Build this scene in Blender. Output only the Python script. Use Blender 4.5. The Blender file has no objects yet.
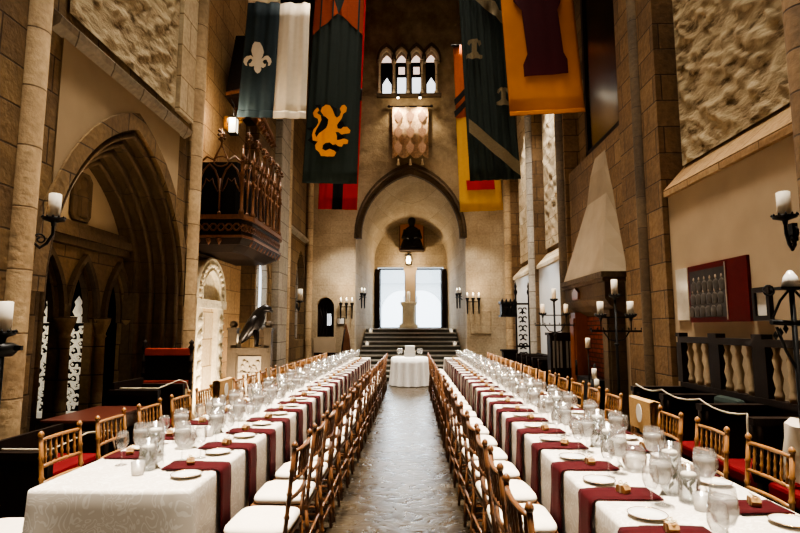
import bpy, bmesh, math, random
from mathutils import Vector, Matrix, noise
random.seed(11)
SC = bpy.context.scene
COL = SC.collection
PI = math.pi
# ---------------------------------------------------------------- camera numbers (also used to survey real positions)
F = 530.0; VX, VY = 412.0, 327.0; EYE = 1.55
yc = Vector((VX-400, -(VY-266.5), -F)).normalized()
zc = Vector((0, 1, -yc.y/yc.z)).normalized()
xc = yc.cross(zc)
def ray(px, py):
    d = Vector((px-400, -(py-266.5), -F))
    return Vector((xc.dot(d), yc.dot(d), zc.dot(d)))
def onX(px, py, X):
    d = ray(px, py); t = X/d.x; return Vector((X, t*d.y, EYE+t*d.z))
def onY(px, py, Y):
    d = ray(px, py); t = Y/d.y; return Vector((t*d.x, Y, EYE+t*d.z))
# ---------------------------------------------------------------- mesh builder
class MB:
    def __init__(s): s.bm = bmesh.new()
    def face(s, vs, smooth=False):
        try:
            f = s.bm.faces.new(vs); f.smooth = smooth; return f
        except ValueError: return None
    def box(s, x0, x1, y0, y1, z0, z1, M=None):
        v = [Vector((x, y, z)) for z in (z0, z1) for y in (y0, y1) for x in (x0, x1)]
        if M is not None: v = [M @ p for p in v]
        v = [s.bm.verts.new(p) for p in v]
        for q in ((0,2,3,1),(4,5,7,6),(0,1,5,4),(2,6,7,3),(0,4,6,2),(1,3,7,5)): s.face([v[i] for i in q])
        return s
    def cbox(s, c, d, rz=0):
        M = Matrix.Translation(c) @ Matrix.Rotation(rz, 4, 'Z')
        return s.box(-d[0]/2, d[0]/2, -d[1]/2, d[1]/2, -d[2]/2, d[2]/2, M)
    def tube(s, pts, r, seg=6, closed=False, flat=1.0):
        pts = [Vector(p) for p in pts]; n = len(pts)
        rs = r if isinstance(r, (list, tuple)) else [r]*n
        rings = []; up = None
        for i, p in enumerate(pts):
            a = pts[i-1] if (i or closed) else pts[i]; b = pts[(i+1) % n] if (i < n-1 or closed) else pts[i]
            t = (b-a).normalized()
            if up is None:
                up = Vector((0,0,1)) if abs(t.z) < .9 else Vector((1,0,0))
            e1 = (up - t*up.dot(t))
            if e1.length < 1e-4: e1 = t.orthogonal()
            e1.normalize(); e2 = t.cross(e1); up = e1
            rings.append([s.bm.verts.new(p + (e1*math.cos(2*PI*k/seg) + e2*math.sin(2*PI*k/seg)*flat)*rs[i]) for k in range(seg)])
        m = n if closed else n-1
        for i in range(m):
            A, B = rings[i], rings[(i+1) % n]
            for k in range(seg): s.face([A[k], A[(k+1) % seg], B[(k+1) % seg], B[k]], True)
        if not closed:
            s.face(rings[0][::-1]); s.face(rings[-1])
        return s
    def lathe(s, prof, c=(0,0,0), seg=14, M=None):
        c = Vector(c); rings = []
        for r, z in prof:
            ring = []
            for k in range(1 if r <= 1e-6 else seg):
                p = Vector((r*math.cos(2*PI*k/seg), r*math.sin(2*PI*k/seg), z))
                if M is not None: p = M @ p
                ring.append(s.bm.verts.new(p + c))
            rings.append(ring)
        for A, B in zip(rings, rings[1:]):
            if len(A) == 1 and len(B) == 1: continue
            for k in range(seg):
                k2 = (k+1) % seg
                if len(A) == 1: s.face([A[0], B[k], B[k2]][::-1], True)
                elif len(B) == 1: s.face([A[k], A[k2], B[0]], True)
                else: s.face([A[k], A[k2], B[k2], B[k]], True)
        if len(rings[0]) > 1: s.face(rings[0][::-1])
        if len(rings[-1]) > 1: s.face(rings[-1])
        return s
    @staticmethod
    def m3(axis, u, v, w):
        return (w, u, v) if axis == 'x' else (u, w, v) if axis == 'y' else (u, v, w)
    def prism(s, poly, axis, a, b): return s.panel([poly], axis, a, b)
    def panel(s, loops, axis, a, b):
        sets = []
        for w in (a, b):
            edges = []; lv = []
            for lp in loops:
                vs = [s.bm.verts.new(s.m3(axis, u, v, w)) for u, v in lp]
                lv.append(vs)
                for i in range(len(vs)): edges.append(s.bm.edges.new((vs[i-1], vs[i])))
            bmesh.ops.triangle_fill(s.bm, use_beauty=True, use_dissolve=False, edges=edges)
            sets.append(lv)
        for A, B in zip(*sets):
            for i in range(len(A)): s.face([A[i-1], A[i], B[i], B[i-1]])
        return s
    def loft(s, loops, closed=False, smooth=True):
        R = [[s.bm.verts.new(p) for p in lp] for lp in loops]
        for A, B in zip(R, R[1:]):
            n = len(A)
            for i in range(n if closed else n-1):
                j = (i+1) % n; s.face([A[i], A[j], B[j], B[i]], smooth)
        return R
    def build(s, name, mat, parent=None, loc=None, rz=0, bevel=0, fixn=True):
        if fixn: bmesh.ops.recalc_face_normals(s.bm, faces=s.bm.faces[:])
        me = bpy.data.meshes.new(name); s.bm.to_mesh(me); s.bm.free()
        me.materials.append(mat)
        o = bpy.data.objects.new(name, me); COL.objects.link(o)
        if parent is not None: o.parent = parent
        if loc is not None: o.location = loc
        o.rotation_euler.z = rz
        if bevel:
            m = o.modifiers.new('bevel', 'BEVEL'); m.width = bevel; m.segments = 2; m.limit_method = 'ANGLE'
        return o
def tag(o, label=None, cat=None, group=None, kind=None):
    if label: o['label'] = label
    if cat: o['category'] = cat
    if group: o['group'] = group
    if kind: o['kind'] = kind
    return o
def thing(name, label, cat, loc=(0,0,0), rz=0, group=None):
    o = bpy.data.objects.new(name, None); COL.objects.link(o)
    o.empty_display_size = .1
    o.location = loc; o.rotation_euler.z = rz
    return tag(o, label, cat, group)
def dup(root, loc, rz=None, label=None, group=None):
    r = root.copy(); COL.objects.link(r); r.location = loc
    if rz is not None: r.rotation_euler.z = rz
    if label: r['label'] = label
    if group: r['group'] = group
    for ch in list(root.children):
        c = ch.copy(); COL.objects.link(c); c.parent = r
        for g in list(ch.children):
            d = g.copy(); COL.objects.link(d); d.parent = c
    return r
TRIM = [0]
def struct(name, label, cat, mb, m, bevel=0):
    return tag(mb.build(name, m, bevel=bevel), label, cat, kind='structure')
def trim(label, mb, m, bevel=0):
    TRIM[0] += 1
    return struct('trim_%d' % TRIM[0], label, 'trim', mb, m, bevel)
# ---------------------------------------------------------------- materials
def newmat(name):
    m = bpy.data.materials.new(name); m.use_nodes = True
    return m, m.node_tree.nodes, m.node_tree.links, m.node_tree.nodes['Principled BSDF']
def lin(c):
    return tuple((x/12.92 if x <= .04045 else ((x+.055)/1.055)**2.4) for x in c) + (1,)
def H(h): return lin(tuple(int(h[i:i+2], 16)/255 for i in (0, 2, 4)))
def plain(name, hexc, rough=.6, metal=0, emit=0, ecol=None, noise_amt=.12, scale=14, bump=0, sheen=0, stretch=None, spec=None):
    m, N, L, B = newmat(name)
    tc = N.new('ShaderNodeTexCoord'); nz = N.new('ShaderNodeTexNoise'); nz.inputs['Scale'].default_value = scale
    nz.inputs['Detail'].default_value = 5
    if stretch:
        mp = N.new('ShaderNodeMapping'); mp.inputs['Scale'].default_value = stretch
        L.new(tc.outputs['Object'], mp.inputs[0]); L.new(mp.outputs[0], nz.inputs['Vector'])
    else: L.new(tc.outputs['Object'], nz.inputs['Vector'])
    mx = N.new('ShaderNodeMixRGB'); c = H(hexc)
    mx.inputs[1].default_value = tuple(x*(1-noise_amt*2) for x in c[:3]) + (1,)
    mx.inputs[2].default_value = tuple(min(1, x*(1+noise_amt*2)) for x in c[:3]) + (1,)
    L.new(nz.outputs['Fac'], mx.inputs[0]); L.new(mx.outputs[0], B.inputs['Base Color'])
    B.inputs['Roughness'].default_value = rough; B.inputs['Metallic'].default_value = metal
    if spec is None: spec = .12 if rough > .7 else .28 if rough >= .4 and not metal else .5
    if spec is not None: B.inputs['Specular IOR Level'].default_value = spec
    if emit:
        B.inputs['Emission Color'].default_value = ecol or c; B.inputs['Emission Strength'].default_value = emit
    if bump:
        b = N.new('ShaderNodeBump'); b.inputs['Strength'].default_value = bump; b.inputs['Distance'].default_value = .02
        L.new(nz.outputs['Fac'], b.inputs['Height']); L.new(b.outputs[0], B.inputs['Normal'])
    return m
def stone(name, ca, cb, mortar, bw=.62, bh=.33, bump=.5, rough=.85, stain='3a2a1a', stain_amt=.55, msize=.012):
    m, N, L, B = newmat(name)
    tc = N.new('ShaderNodeTexCoord'); sep = N.new('ShaderNodeSeparateXYZ'); L.new(tc.outputs['Object'], sep.inputs[0])
    ad = N.new('ShaderNodeMath'); ad.operation = 'ADD'; L.new(sep.outputs[0], ad.inputs[0]); L.new(sep.outputs[1], ad.inputs[1])
    cb_ = N.new('ShaderNodeCombineXYZ'); L.new(ad.outputs[0], cb_.inputs[0]); L.new(sep.outputs[2], cb_.inputs[1])
    br = N.new('ShaderNodeTexBrick'); L.new(cb_.outputs[0], br.inputs['Vector'])
    br.inputs['Color1'].default_value = H(ca); br.inputs['Color2'].default_value = H(cb); br.inputs['Mortar'].default_value = H(mortar)
    br.inputs['Scale'].default_value = 1; br.inputs['Mortar Size'].default_value = msize; br.inputs['Mortar Smooth'].default_value = .4
    br.inputs['Brick Width'].default_value = bw; br.inputs['Row Height'].default_value = bh; br.inputs['Bias'].default_value = -.1
    nz = N.new('ShaderNodeTexNoise'); nz.inputs['Scale'].default_value = 1.1; nz.inputs['Detail'].default_value = 8; nz.inputs['Roughness'].default_value = .65
    L.new(tc.outputs['Object'], nz.inputs['Vector'])
    rp = N.new('ShaderNodeValToRGB'); rp.color_ramp.elements[0].position = .42; rp.color_ramp.elements[1].position = .68
    L.new(nz.outputs['Fac'], rp.inputs[0])
    ma = N.new('ShaderNodeMath'); ma.operation = 'MULTIPLY'; ma.inputs[1].default_value = stain_amt; L.new(rp.outputs[0], ma.inputs[0])
    mx = N.new('ShaderNodeMixRGB'); mx.inputs[2].default_value = H(stain); L.new(ma.outputs[0], mx.inputs[0]); L.new(br.outputs['Color'], mx.inputs[1])
    n2 = N.new('ShaderNodeTexNoise'); n2.inputs['Scale'].default_value = 18; n2.inputs['Detail'].default_value = 6; L.new(tc.outputs['Object'], n2.inputs['Vector'])
    m2 = N.new('ShaderNodeMixRGB'); m2.blend_type = 'OVERLAY'; m2.inputs[0].default_value = .45
    L.new(mx.outputs[0], m2.inputs[1]); L.new(n2.outputs['Fac'], m2.inputs[2]); L.new(m2.outputs[0], B.inputs['Base Color'])
    B.inputs['Roughness'].default_value = rough; B.inputs['Specular IOR Level'].default_value = .25
    mt = N.new('ShaderNodeMath'); mt.operation = 'MULTIPLY_ADD'; mt.inputs[1].default_value = -.8
    L.new(br.outputs['Fac'], mt.inputs[0]); L.new(n2.outputs['Fac'], mt.inputs[2])
    b = N.new('ShaderNodeBump'); b.inputs['Strength'].default_value = bump; b.inputs['Distance'].default_value = .02
    L.new(mt.outputs[0], b.inputs['Height']); L.new(b.outputs[0], B.inputs['Normal'])
    return m
def glassmat(name, tint, refl=.06, alpha=.12, rough=.02):
    m, N, L, B = newmat(name)
    out = N['Material Output']; N.remove(B)
    tr = N.new('ShaderNodeBsdfTransparent'); tr.inputs[0].default_value = H(tint)
    gl = N.new('ShaderNodeBsdfGlossy'); gl.inputs['Roughness'].default_value = rough
    df = N.new('ShaderNodeBsdfDiffuse'); df.inputs[0].default_value = H('f4efe6')
    lw = N.new('ShaderNodeLayerWeight'); lw.inputs['Blend'].default_value = .35
    ad = N.new('ShaderNodeMath'); ad.operation = 'MULTIPLY_ADD'; ad.inputs[1].default_value = .5; ad.inputs[2].default_value = refl
    L.new(lw.outputs['Facing'], ad.inputs[0])
    tl = N.new('ShaderNodeBsdfTranslucent'); tl.inputs[0].default_value = H('fffaf2')
    m0 = N.new('ShaderNodeMixShader'); m0.inputs[0].default_value = .5; L.new(df.outputs[0], m0.inputs[1]); L.new(tl.outputs[0], m0.inputs[2])
    m1 = N.new('ShaderNodeMixShader'); m1.inputs[0].default_value = alpha
    L.new(tr.outputs[0], m1.inputs[1]); L.new(m0.outputs[0], m1.inputs[2])
    m2 = N.new('ShaderNodeMixShader'); L.new(ad.outputs[0], m2.inputs[0]); L.new(m1.outputs[0], m2.inputs[1]); L.new(gl.outputs[0], m2.inputs[2])
    L.new(m2.outputs[0], out.inputs[0])
    return m
def floormat():
    m, N, L, B = newmat('slate_floor')
    tc = N.new('ShaderNodeTexCoord')
    br = N.new('ShaderNodeTexBrick'); L.new(tc.outputs['Object'], br.inputs['Vector'])
    br.inputs['Color1'].default_value = H('2c251b'); br.inputs['Color2'].default_value = H('211b13'); br.inputs['Mortar'].default_value = H('2e2822')
    br.inputs['Scale'].default_value = 1; br.inputs['Brick Width'].default_value = .95; br.inputs['Row Height'].default_value = .62; br.inputs['Mortar Size'].default_value = .012
    nz = N.new('ShaderNodeTexNoise'); nz.inputs['Scale'].default_value = 2.2; nz.inputs['Detail'].default_value = 9; nz.inputs['Distortion'].default_value = 1.6
    L.new(tc.outputs['Object'], nz.inputs['Vector'])
    rp = N.new('ShaderNodeValToRGB'); e = rp.color_ramp.elements
    e[0].position = .35; e[0].color = H('1e1913'); e[1].position = .7; e[1].color = H('453b2c')
    L.new(nz.outputs['Fac'], rp.inputs[0])
    mx = N.new('ShaderNodeMixRGB'); mx.blend_type = 'MIX'; mx.inputs[0].default_value = .55
    L.new(br.outputs['Color'], mx.inputs[1]); L.new(rp.outputs[0], mx.inputs[2]); L.new(mx.outputs[0], B.inputs['Base Color'])
    n2 = N.new('ShaderNodeTexNoise'); n2.inputs['Scale'].default_value = 5; n2.inputs['Detail'].default_value = 7; n2.inputs['Distortion'].default_value = 2.5
    L.new(tc.outputs['Object'], n2.inputs['Vector'])
    r2 = N.new('ShaderNodeMapRange'); r2.inputs['To Min'].default_value = .16; r2.inputs['To Max'].default_value = .42; B.inputs['Specular IOR Level'].default_value = .25
    L.new(n2.outputs['Fac'], r2.inputs[0]); L.new(r2.outputs[0], B.inputs['Roughness'])
    mt = N.new('ShaderNodeMath'); mt.operation = 'MULTIPLY_ADD'; mt.inputs[1].default_value = -.5
    L.new(br.outputs['Fac'], mt.inputs[0]); L.new(n2.outputs['Fac'], mt.inputs[2])
    b = N.new('ShaderNodeBump'); b.inputs['Strength'].default_value = .5; b.inputs['Distance'].default_value = .02
    L.new(mt.outputs[0], b.inputs['Height']); L.new(b.outputs[0], B.inputs['Normal'])
    return m
def damask():
    m, N, L, B = newmat('ivory_damask')
    tc = N.new('ShaderNodeTexCoord')
    nz = N.new('ShaderNodeTexNoise'); nz.inputs['Scale'].default_value = 8; nz.inputs['Detail'].default_value = 1; nz.inputs['Distortion'].default_value = 2.0
    L.new(tc.outputs['Object'], nz.inputs['Vector'])
    wv = N.new('ShaderNodeMath'); wv.operation = 'MULTIPLY'; wv.inputs[1].default_value = 34; L.new(nz.outputs['Fac'], wv.inputs[0])
    sn = N.new('ShaderNodeMath'); sn.operation = 'SINE'; L.new(wv.outputs[0], sn.inputs[0])
    rp = N.new('ShaderNodeValToRGB'); rp.color_ramp.elements[0].position = .45; rp.color_ramp.elements[1].position = .6
    rp.color_ramp.elements[0].color = H('ddd3c3'); rp.color_ramp.elements[1].color = H('efe8dc')
    L.new(sn.outputs[0], rp.inputs[0]); L.new(rp.outputs[0], B.inputs['Base Color'])
    r2 = N.new('ShaderNodeMapRange'); r2.inputs['From Min'].default_value = -1; r2.inputs['To Min'].default_value = .4; r2.inputs['To Max'].default_value = .75
    L.new(sn.outputs[0], r2.inputs[0]); L.new(r2.outputs[0], B.inputs['Roughness'])
    return m
def bamboo(name, ca):
    return plain(name, ca, rough=.36, noise_amt=.18, scale=20, stretch=(6, 6, 1.5))
M = {}
M['floor'] = floormat()
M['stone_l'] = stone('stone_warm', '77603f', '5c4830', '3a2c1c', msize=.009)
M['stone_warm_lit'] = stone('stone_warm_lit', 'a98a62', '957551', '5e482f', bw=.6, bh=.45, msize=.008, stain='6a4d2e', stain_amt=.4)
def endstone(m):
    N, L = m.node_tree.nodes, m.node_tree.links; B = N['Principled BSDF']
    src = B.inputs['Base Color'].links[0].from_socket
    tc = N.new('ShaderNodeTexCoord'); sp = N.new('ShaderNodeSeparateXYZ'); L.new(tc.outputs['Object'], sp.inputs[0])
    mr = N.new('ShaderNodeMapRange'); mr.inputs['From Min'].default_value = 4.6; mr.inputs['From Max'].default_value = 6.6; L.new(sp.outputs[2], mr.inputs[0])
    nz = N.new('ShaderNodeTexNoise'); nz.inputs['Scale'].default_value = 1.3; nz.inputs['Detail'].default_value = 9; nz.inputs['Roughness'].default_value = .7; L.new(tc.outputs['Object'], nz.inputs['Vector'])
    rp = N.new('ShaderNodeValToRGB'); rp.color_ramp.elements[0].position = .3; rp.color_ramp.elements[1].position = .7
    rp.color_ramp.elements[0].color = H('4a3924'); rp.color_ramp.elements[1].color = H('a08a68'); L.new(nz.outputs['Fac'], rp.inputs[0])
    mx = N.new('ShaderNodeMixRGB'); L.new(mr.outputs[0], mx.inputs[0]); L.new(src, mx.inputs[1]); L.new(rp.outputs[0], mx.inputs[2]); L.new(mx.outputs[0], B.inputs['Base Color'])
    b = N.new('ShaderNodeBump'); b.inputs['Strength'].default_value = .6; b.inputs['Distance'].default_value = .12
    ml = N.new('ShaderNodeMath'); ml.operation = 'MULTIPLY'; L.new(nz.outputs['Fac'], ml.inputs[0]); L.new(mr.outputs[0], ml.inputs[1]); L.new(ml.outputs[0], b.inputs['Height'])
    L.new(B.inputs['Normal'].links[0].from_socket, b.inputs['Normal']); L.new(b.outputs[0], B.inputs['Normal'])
M['stone_vest'] = stone('stone_vestibule', 'a8977c', '9a886b', '85745b', bw=.75, bh=.4, bump=.3, stain='6a553a', stain_amt=.4, msize=.005)
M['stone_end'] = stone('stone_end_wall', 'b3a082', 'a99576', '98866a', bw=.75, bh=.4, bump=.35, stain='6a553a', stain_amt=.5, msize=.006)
M['stone_r'] = stone('stone_right', '7d6344', '634c33', '3c2d1e', msize=.009)
M['stone_col'] = stone('stone_shaft', 'a58c68', '8f7655', '5c4830', bw=3, bh=.5, msize=.008, stain='5a4228', stain_amt=.5)
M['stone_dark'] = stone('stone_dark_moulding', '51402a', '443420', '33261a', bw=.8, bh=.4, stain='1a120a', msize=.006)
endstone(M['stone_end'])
M['stone_pale'] = stone('stone_pale', 'cdbb9c', 'bfa987', '8a7657', bw=.6, bh=.45, bump=.3, stain='8a7352', stain_amt=.35)
M['stone_grey'] = stone('stone_grey', '9c9283', '8a8070', '5a5145', bw=.6, bh=.4, bump=.3, stain='6a5d4a', stain_amt=.4)
M['plaster'] = plain('warm_plaster', 'ab967a', .9, noise_amt=.1, scale=2.5, bump=.15)
M['plaster_l'] = plain('tan_plaster', '9c886c', .9, noise_amt=.1, scale=2.5, bump=.15)
M['plaster_white'] = plain('white_plaster', 'd6d3cc', .9, noise_amt=.06, scale=2.5, bump=.1)
def muralmat():
    m, N, L, B = newmat('rough_stone_panel')
    tc = N.new('ShaderNodeTexCoord'); mp = N.new('ShaderNodeMapping'); mp.inputs['Rotation'].default_value = (.7, 0, 0); mp.inputs['Scale'].default_value = (1, 2.2, 5.5)
    L.new(tc.outputs['Object'], mp.inputs[0])
    nz = N.new('ShaderNodeTexNoise'); nz.inputs['Scale'].default_value = 1.6; nz.inputs['Detail'].default_value = 7; nz.inputs['Roughness'].default_value = .6
    L.new(mp.outputs[0], nz.inputs['Vector'])
    rp = N.new('ShaderNodeValToRGB'); e = rp.color_ramp.elements
    e[0].position = .34; e[0].color = H('5a4a34'); e[1].position = .56; e[1].color = H('b5a485')
    k = e.new(.43); k.color = H('98866a')
    L.new(nz.outputs['Fac'], rp.inputs[0]); L.new(rp.outputs[0], B.inputs['Base Color'])
    B.inputs['Roughness'].default_value = .95; B.inputs['Specular IOR Level'].default_value = .1
    b = N.new('ShaderNodeBump'); b.inputs['Strength'].default_value = .9; b.inputs['Distance'].default_value = .06
    L.new(nz.outputs['Fac'], b.inputs['Height']); L.new(b.outputs[0], B.inputs['Normal'])
    return m
M['mural'] = muralmat()
M['carved'] = plain('carved_limestone', 'e0d2b8', .85, noise_amt=.2, scale=22, bump=.8)
M['tread'] = plain('lit_tread', '9a958a', .6, noise_amt=.15, scale=6)  # paler than the risers: light on the step tops put into the colour
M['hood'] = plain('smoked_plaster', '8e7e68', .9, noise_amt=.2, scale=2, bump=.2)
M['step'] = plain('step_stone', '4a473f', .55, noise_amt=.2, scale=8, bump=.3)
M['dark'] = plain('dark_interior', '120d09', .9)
M['darkwood'] = plain('dark_oak', '1d140e', .55, spec=.1, noise_amt=.3, scale=9, stretch=(8, 8, 1))
M['midwood'] = plain('carved_oak', '5b3820', .5, noise_amt=.3, scale=12, stretch=(4, 4, 1))
M['redwood'] = plain('mahogany', '421b10', .35, noise_amt=.25, scale=8, stretch=(8, 1, 8))
M['orangewood'] = plain('warm_pine', '6e3a1a', .5, noise_amt=.25, scale=8, stretch=(8, 8, 1))
M['brick'] = stone('fire_brick', '6a2f1c', '52251a', '2a1710', bw=.22, bh=.075, stain='1a0c08')
M['iron'] = plain('black_iron', '0e0d0d', .5, metal=.6)
M['bronze'] = plain('dark_bronze', '15100e', .4, metal=.5)
M['wax'] = plain('ivory_wax', 'f3ead8', .5, noise_amt=.02)
M['wax'].node_tree.nodes['Principled BSDF'].inputs['Subsurface Weight'].default_value = .0
M['glow'] = plain('warm_bulb', 'fff0d0', .5, emit=14, ecol=(1, .85, .6, 1))
M['glow_soft'] = plain('frosted_lamp_glass', 'fff4e0', .5, emit=3, ecol=(1, .85, .62, 1))
M['chair'] = bamboo('gold_bamboo', '8c6033')
M['chair_shaded'] = bamboo('gold_bamboo_shaded', '664124')  # same gold chairs on the aisle side, their shade put into the colour
M['cushion'] = plain('ivory_cushion', 'e6dccb', .8, noise_amt=.05, sheen=.2)
M['damask'] = damask()
M['linen'] = plain('white_linen', 'f0eeea', .75, noise_amt=.03)
M['napkin'] = plain('burgundy_linen', '38070b', .8, noise_amt=.1, scale=40, sheen=.15)
M['kraft'] = plain('kraft_paper', 'b28a58', .7, noise_amt=.1)
M['twine'] = plain('pale_ribbon', 'd9c6a0', .7)
M['china'] = plain('white_china', 'f3efe8', .2, noise_amt=.02)
M['goldrim'] = plain('gold_rim', 'c0985a', .25, metal=.9)
M['glass'] = glassmat('clear_glass', 'ffffff', .05, .05)
M['frost'] = glassmat('frosted_votive_glass', 'ffffff', .05, .42, .2)
M['water'] = glassmat('iced_water', 'fbfcfc', .03, .34, .1)
M['pane'] = glassmat('door_glass', 'f4f8fa', .03, .06)
M['leaf'] = plain('olive_leaves', '46502e', .6)
M['card'] = plain('white_card', 'efe9dd', .8, noise_amt=.02)
M['red'] = plain('red_velvet', '55060a', .8, noise_amt=.15, scale=8, sheen=.4)
M['maroon'] = plain('maroon_cloth', '3c0c14', .85, noise_amt=.08)
M['rope'] = plain('white_rope', 'a89c86', .8)
M['steel'] = plain('knife_steel', 'c9c5be', .2, metal=1)
M['navy'] = plain('slate_navy_cloth', '2e3a40', .85, noise_amt=.06, sheen=.2)
M['cream'] = plain('cream_cloth', 'd8cab4', .85, noise_amt=.05, sheen=.2)
M['green'] = plain('dark_green_cloth', '242c28', .85, noise_amt=.06, sheen=.2)
M['rust'] = plain('rust_cloth', '8a3a18', .85, noise_amt=.1)
M['redcloth'] = plain('scarlet_cloth', 'a01a18', .85, noise_amt=.06)
M['black'] = plain('black_cloth', '100e0e', .85)
M['gold'] = plain('gold_cloth', 'b8701c', .85, noise_amt=.08, scale=3)
M['orange'] = plain('orange_cloth', 'd98a1c', .8, noise_amt=.05)
M['yellow'] = plain('yellow_cloth', 'c8973c', .85, noise_amt=.05)
M['burnt'] = plain('burnt_orange_cloth', 'a8521a', .85, noise_amt=.08)
M['tan'] = plain('tan_trim_cloth', '6a5d44', .85, noise_amt=.12, scale=30)
M['tapestry'] = plain('woven_tapestry', 'b99a78', .9, noise_amt=.5, scale=16)
M['canvas'] = plain('dark_varnished_canvas', '1a110c', .22, noise_amt=.4, scale=2.5)
# ---------------------------------------------------------------- setting
XL, XR, YE = -3.2, 3.05, 16.0
def arch(c, a, z0, zs, za, n=10):
    h = za-zs; R = (a*a+h*h)/(2*a); cx = -a+R
    t1 = math.atan2(h, -cx)                      # angle of apex seen from the arc centre
    L = [(c-a, z0)]
    for i in range(n+1):
        t = PI + (t1-PI)*i/n
        L.append((c+cx+R*math.cos(t), zs+R*math.sin(t)))
    return L + [(2*c-u, v) for u, v in L[-2::-1]]
def ring(mb, A, B, axis, w0, w1):
    P = [[mb.bm.verts.new(mb.m3(axis, u, v, w)) for u, v in lp] for lp, w in ((A, w0), (B, w0), (B, w1), (A, w1))]
    for i in range(len(A)-1):
        for k in range(4):
            a, b = P[k], P[(k+1) % 4]; mb.face([a[i], a[i+1], b[i+1], b[i]])
    for i in (0, -1): mb.face([P[k][i] for k in range(4)])
    return mb
def rect(u0, u1, v0, v1): return [(u0, v0), (u0, v1), (u1, v1), (u1, v0)]
def along(path, axis, w): return [MB.m3(axis, u, v, w) for u, v in path]

struct('floor', 'worn dark slate flagstone floor down the middle aisle', 'floor', MB().box(-6.2, 3.7, -5, 21.4, -.2, 0), M['floor'])
struct('ceiling', 'dark hall ceiling high above the banners', 'ceiling', MB().box(-3.8, 3.7, -5, 16.5, 13, 13.2), M['dark'])
struct('wall_back', 'plain plaster wall behind the viewer', 'wall', MB().box(-3.8, 3.7, -5.2, -5, 0, 13), M['plaster'])
# left wall with big recessed arch and three window recesses
BC = 5.86
big = arch(BC, 1.41, -.02, 1.9, 3.86, 14)
w2 = arch(11.3, .5, 1.5, 2.6, 3.3); w3 = arch(15.1, .62, 1.2, 2.75, 3.75)
struct('wall_left', 'warm stone left wall with great pointed recess and lancets', 'wall',
       MB().panel([rect(-5, YE+.3, -.15, 13), big, w2, w3, rect(7.56, 10.72, -.02, 9.5)], 'x', XL, XL-.45), M['stone_l'])
XN = XL-.3
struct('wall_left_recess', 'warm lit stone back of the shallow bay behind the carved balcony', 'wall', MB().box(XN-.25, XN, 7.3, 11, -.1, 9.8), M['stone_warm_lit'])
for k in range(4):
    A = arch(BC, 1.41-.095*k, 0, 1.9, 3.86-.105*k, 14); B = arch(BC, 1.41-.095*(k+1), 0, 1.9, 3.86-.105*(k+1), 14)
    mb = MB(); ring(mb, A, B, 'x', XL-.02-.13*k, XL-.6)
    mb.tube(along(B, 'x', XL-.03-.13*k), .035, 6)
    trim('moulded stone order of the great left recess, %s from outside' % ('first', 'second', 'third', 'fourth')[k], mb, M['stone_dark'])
# hood mould over recess
trim('dark stone hood mould around the great left recess', ring(MB(), arch(BC, 1.54, 1.85, 1.9, 4.02, 14), arch(BC, 1.38, 1.85, 1.9, 3.82, 14), 'x', XL+.04, XL-.1), M['stone_l'])
pp = [p for p in arch(BC, 1.53, 1.9, 1.9, 4.01, 24) if 4.5 < p[0] < 6.98]
tag(MB().prism([(pp[0][0], 4.2)] + [(pp[-1][0], 4.2)] + pp[::-1], 'x', XL, XL+.015).build('wall_left_panel', M['plaster_l']), 'smooth tan plaster panel above the great left recess', 'wall panel', kind='structure')
XB = -3.78
tri = [onX(px, 320, XB).y for px in (42, 79, 114)]
A3 = [arch(y, .25, 0, 1.66, 2.3, 8) for y in tri]
struct('wall_recess', 'stone arcade wall of three small pointed arches in left recess', 'wall', MB().panel([rect(4.2, 7.5, -.15, 2.56)]+A3, 'x', XB, XB-.1), M['stone_l'])
struct('wall_tympanum', 'tan plaster back of the great left recess', 'wall', MB().box(XB-.2, XB, 4.2, 7.5, 2.5, 4.3), M['plaster_l'])
trim('dark stone cornice above the small arcade', MB().box(XB-.05, XB+.16, 4.45, 7.3, 2.52, 2.62).box(XB-.05, XB+.1, 4.45, 7.3, 2.44, 2.52).box(XB-.05, XB+.1, 4.45, 7.3, 2.62, 2.7), M['stone_dark'])
for i, y in enumerate(tri):
    mb = MB()
    ring(mb, arch(y, .31, 1.6, 1.66, 2.38, 8), arch(y, .25, 1.6, 1.66, 2.3, 8), 'x', XB+.06, XB)
    ring(mb, arch(y, .25, 1.6, 1.66, 2.3, 8), arch(y, .215, 1.6, 1.66, 2.24, 8), 'x', XB-.04, XB-.1)
    trim('moulded stone rim of the %s small arch in left recess' % ('nearest', 'middle', 'farthest')[i], mb, M['stone_dark'])
ym = [tri[0]-.33, (tri[0]+tri[1])/2, (tri[1]+tri[2])/2, tri[2]+.31]
for i, y in enumerate(ym):
    mb = MB().lathe([(.1, 0), (.1, .1), (.07, .16), (.06, 1.42), (.075, 1.44), (.06, 1.46), (.07, 1.5), (.105, 1.6), (.115, 1.66), (0, 1.66)], (XB+.04, y, 0), 12)
    struct('column', 'short stone column carrying the small arcade, %s from the near end' % ('first', 'second', 'third', 'fourth')[i], 'column', mb, M['stone_l'])
# side aisle behind the arcade (dark room)
struct('wall_aisle', 'dark side aisle walls behind the small arcade', 'wall', MB().box(-6.2, -6.0, 3.4, 9, 0, 3.6).box(-6, XB-.1, 3.2, 3.4, 0, 3.6).box(-6, XB-.1, 8.8, 9, 0, 3.6).box(-6.2, XB-.2, 3.2, 9, 3.6, 3.8).box(XB-.15, XB-.1, 3.2, 4.2, 0, 3.6).box(XB-.15, XB-.1, 7.5, 9, 0, 3.6), M['dark'])
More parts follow.
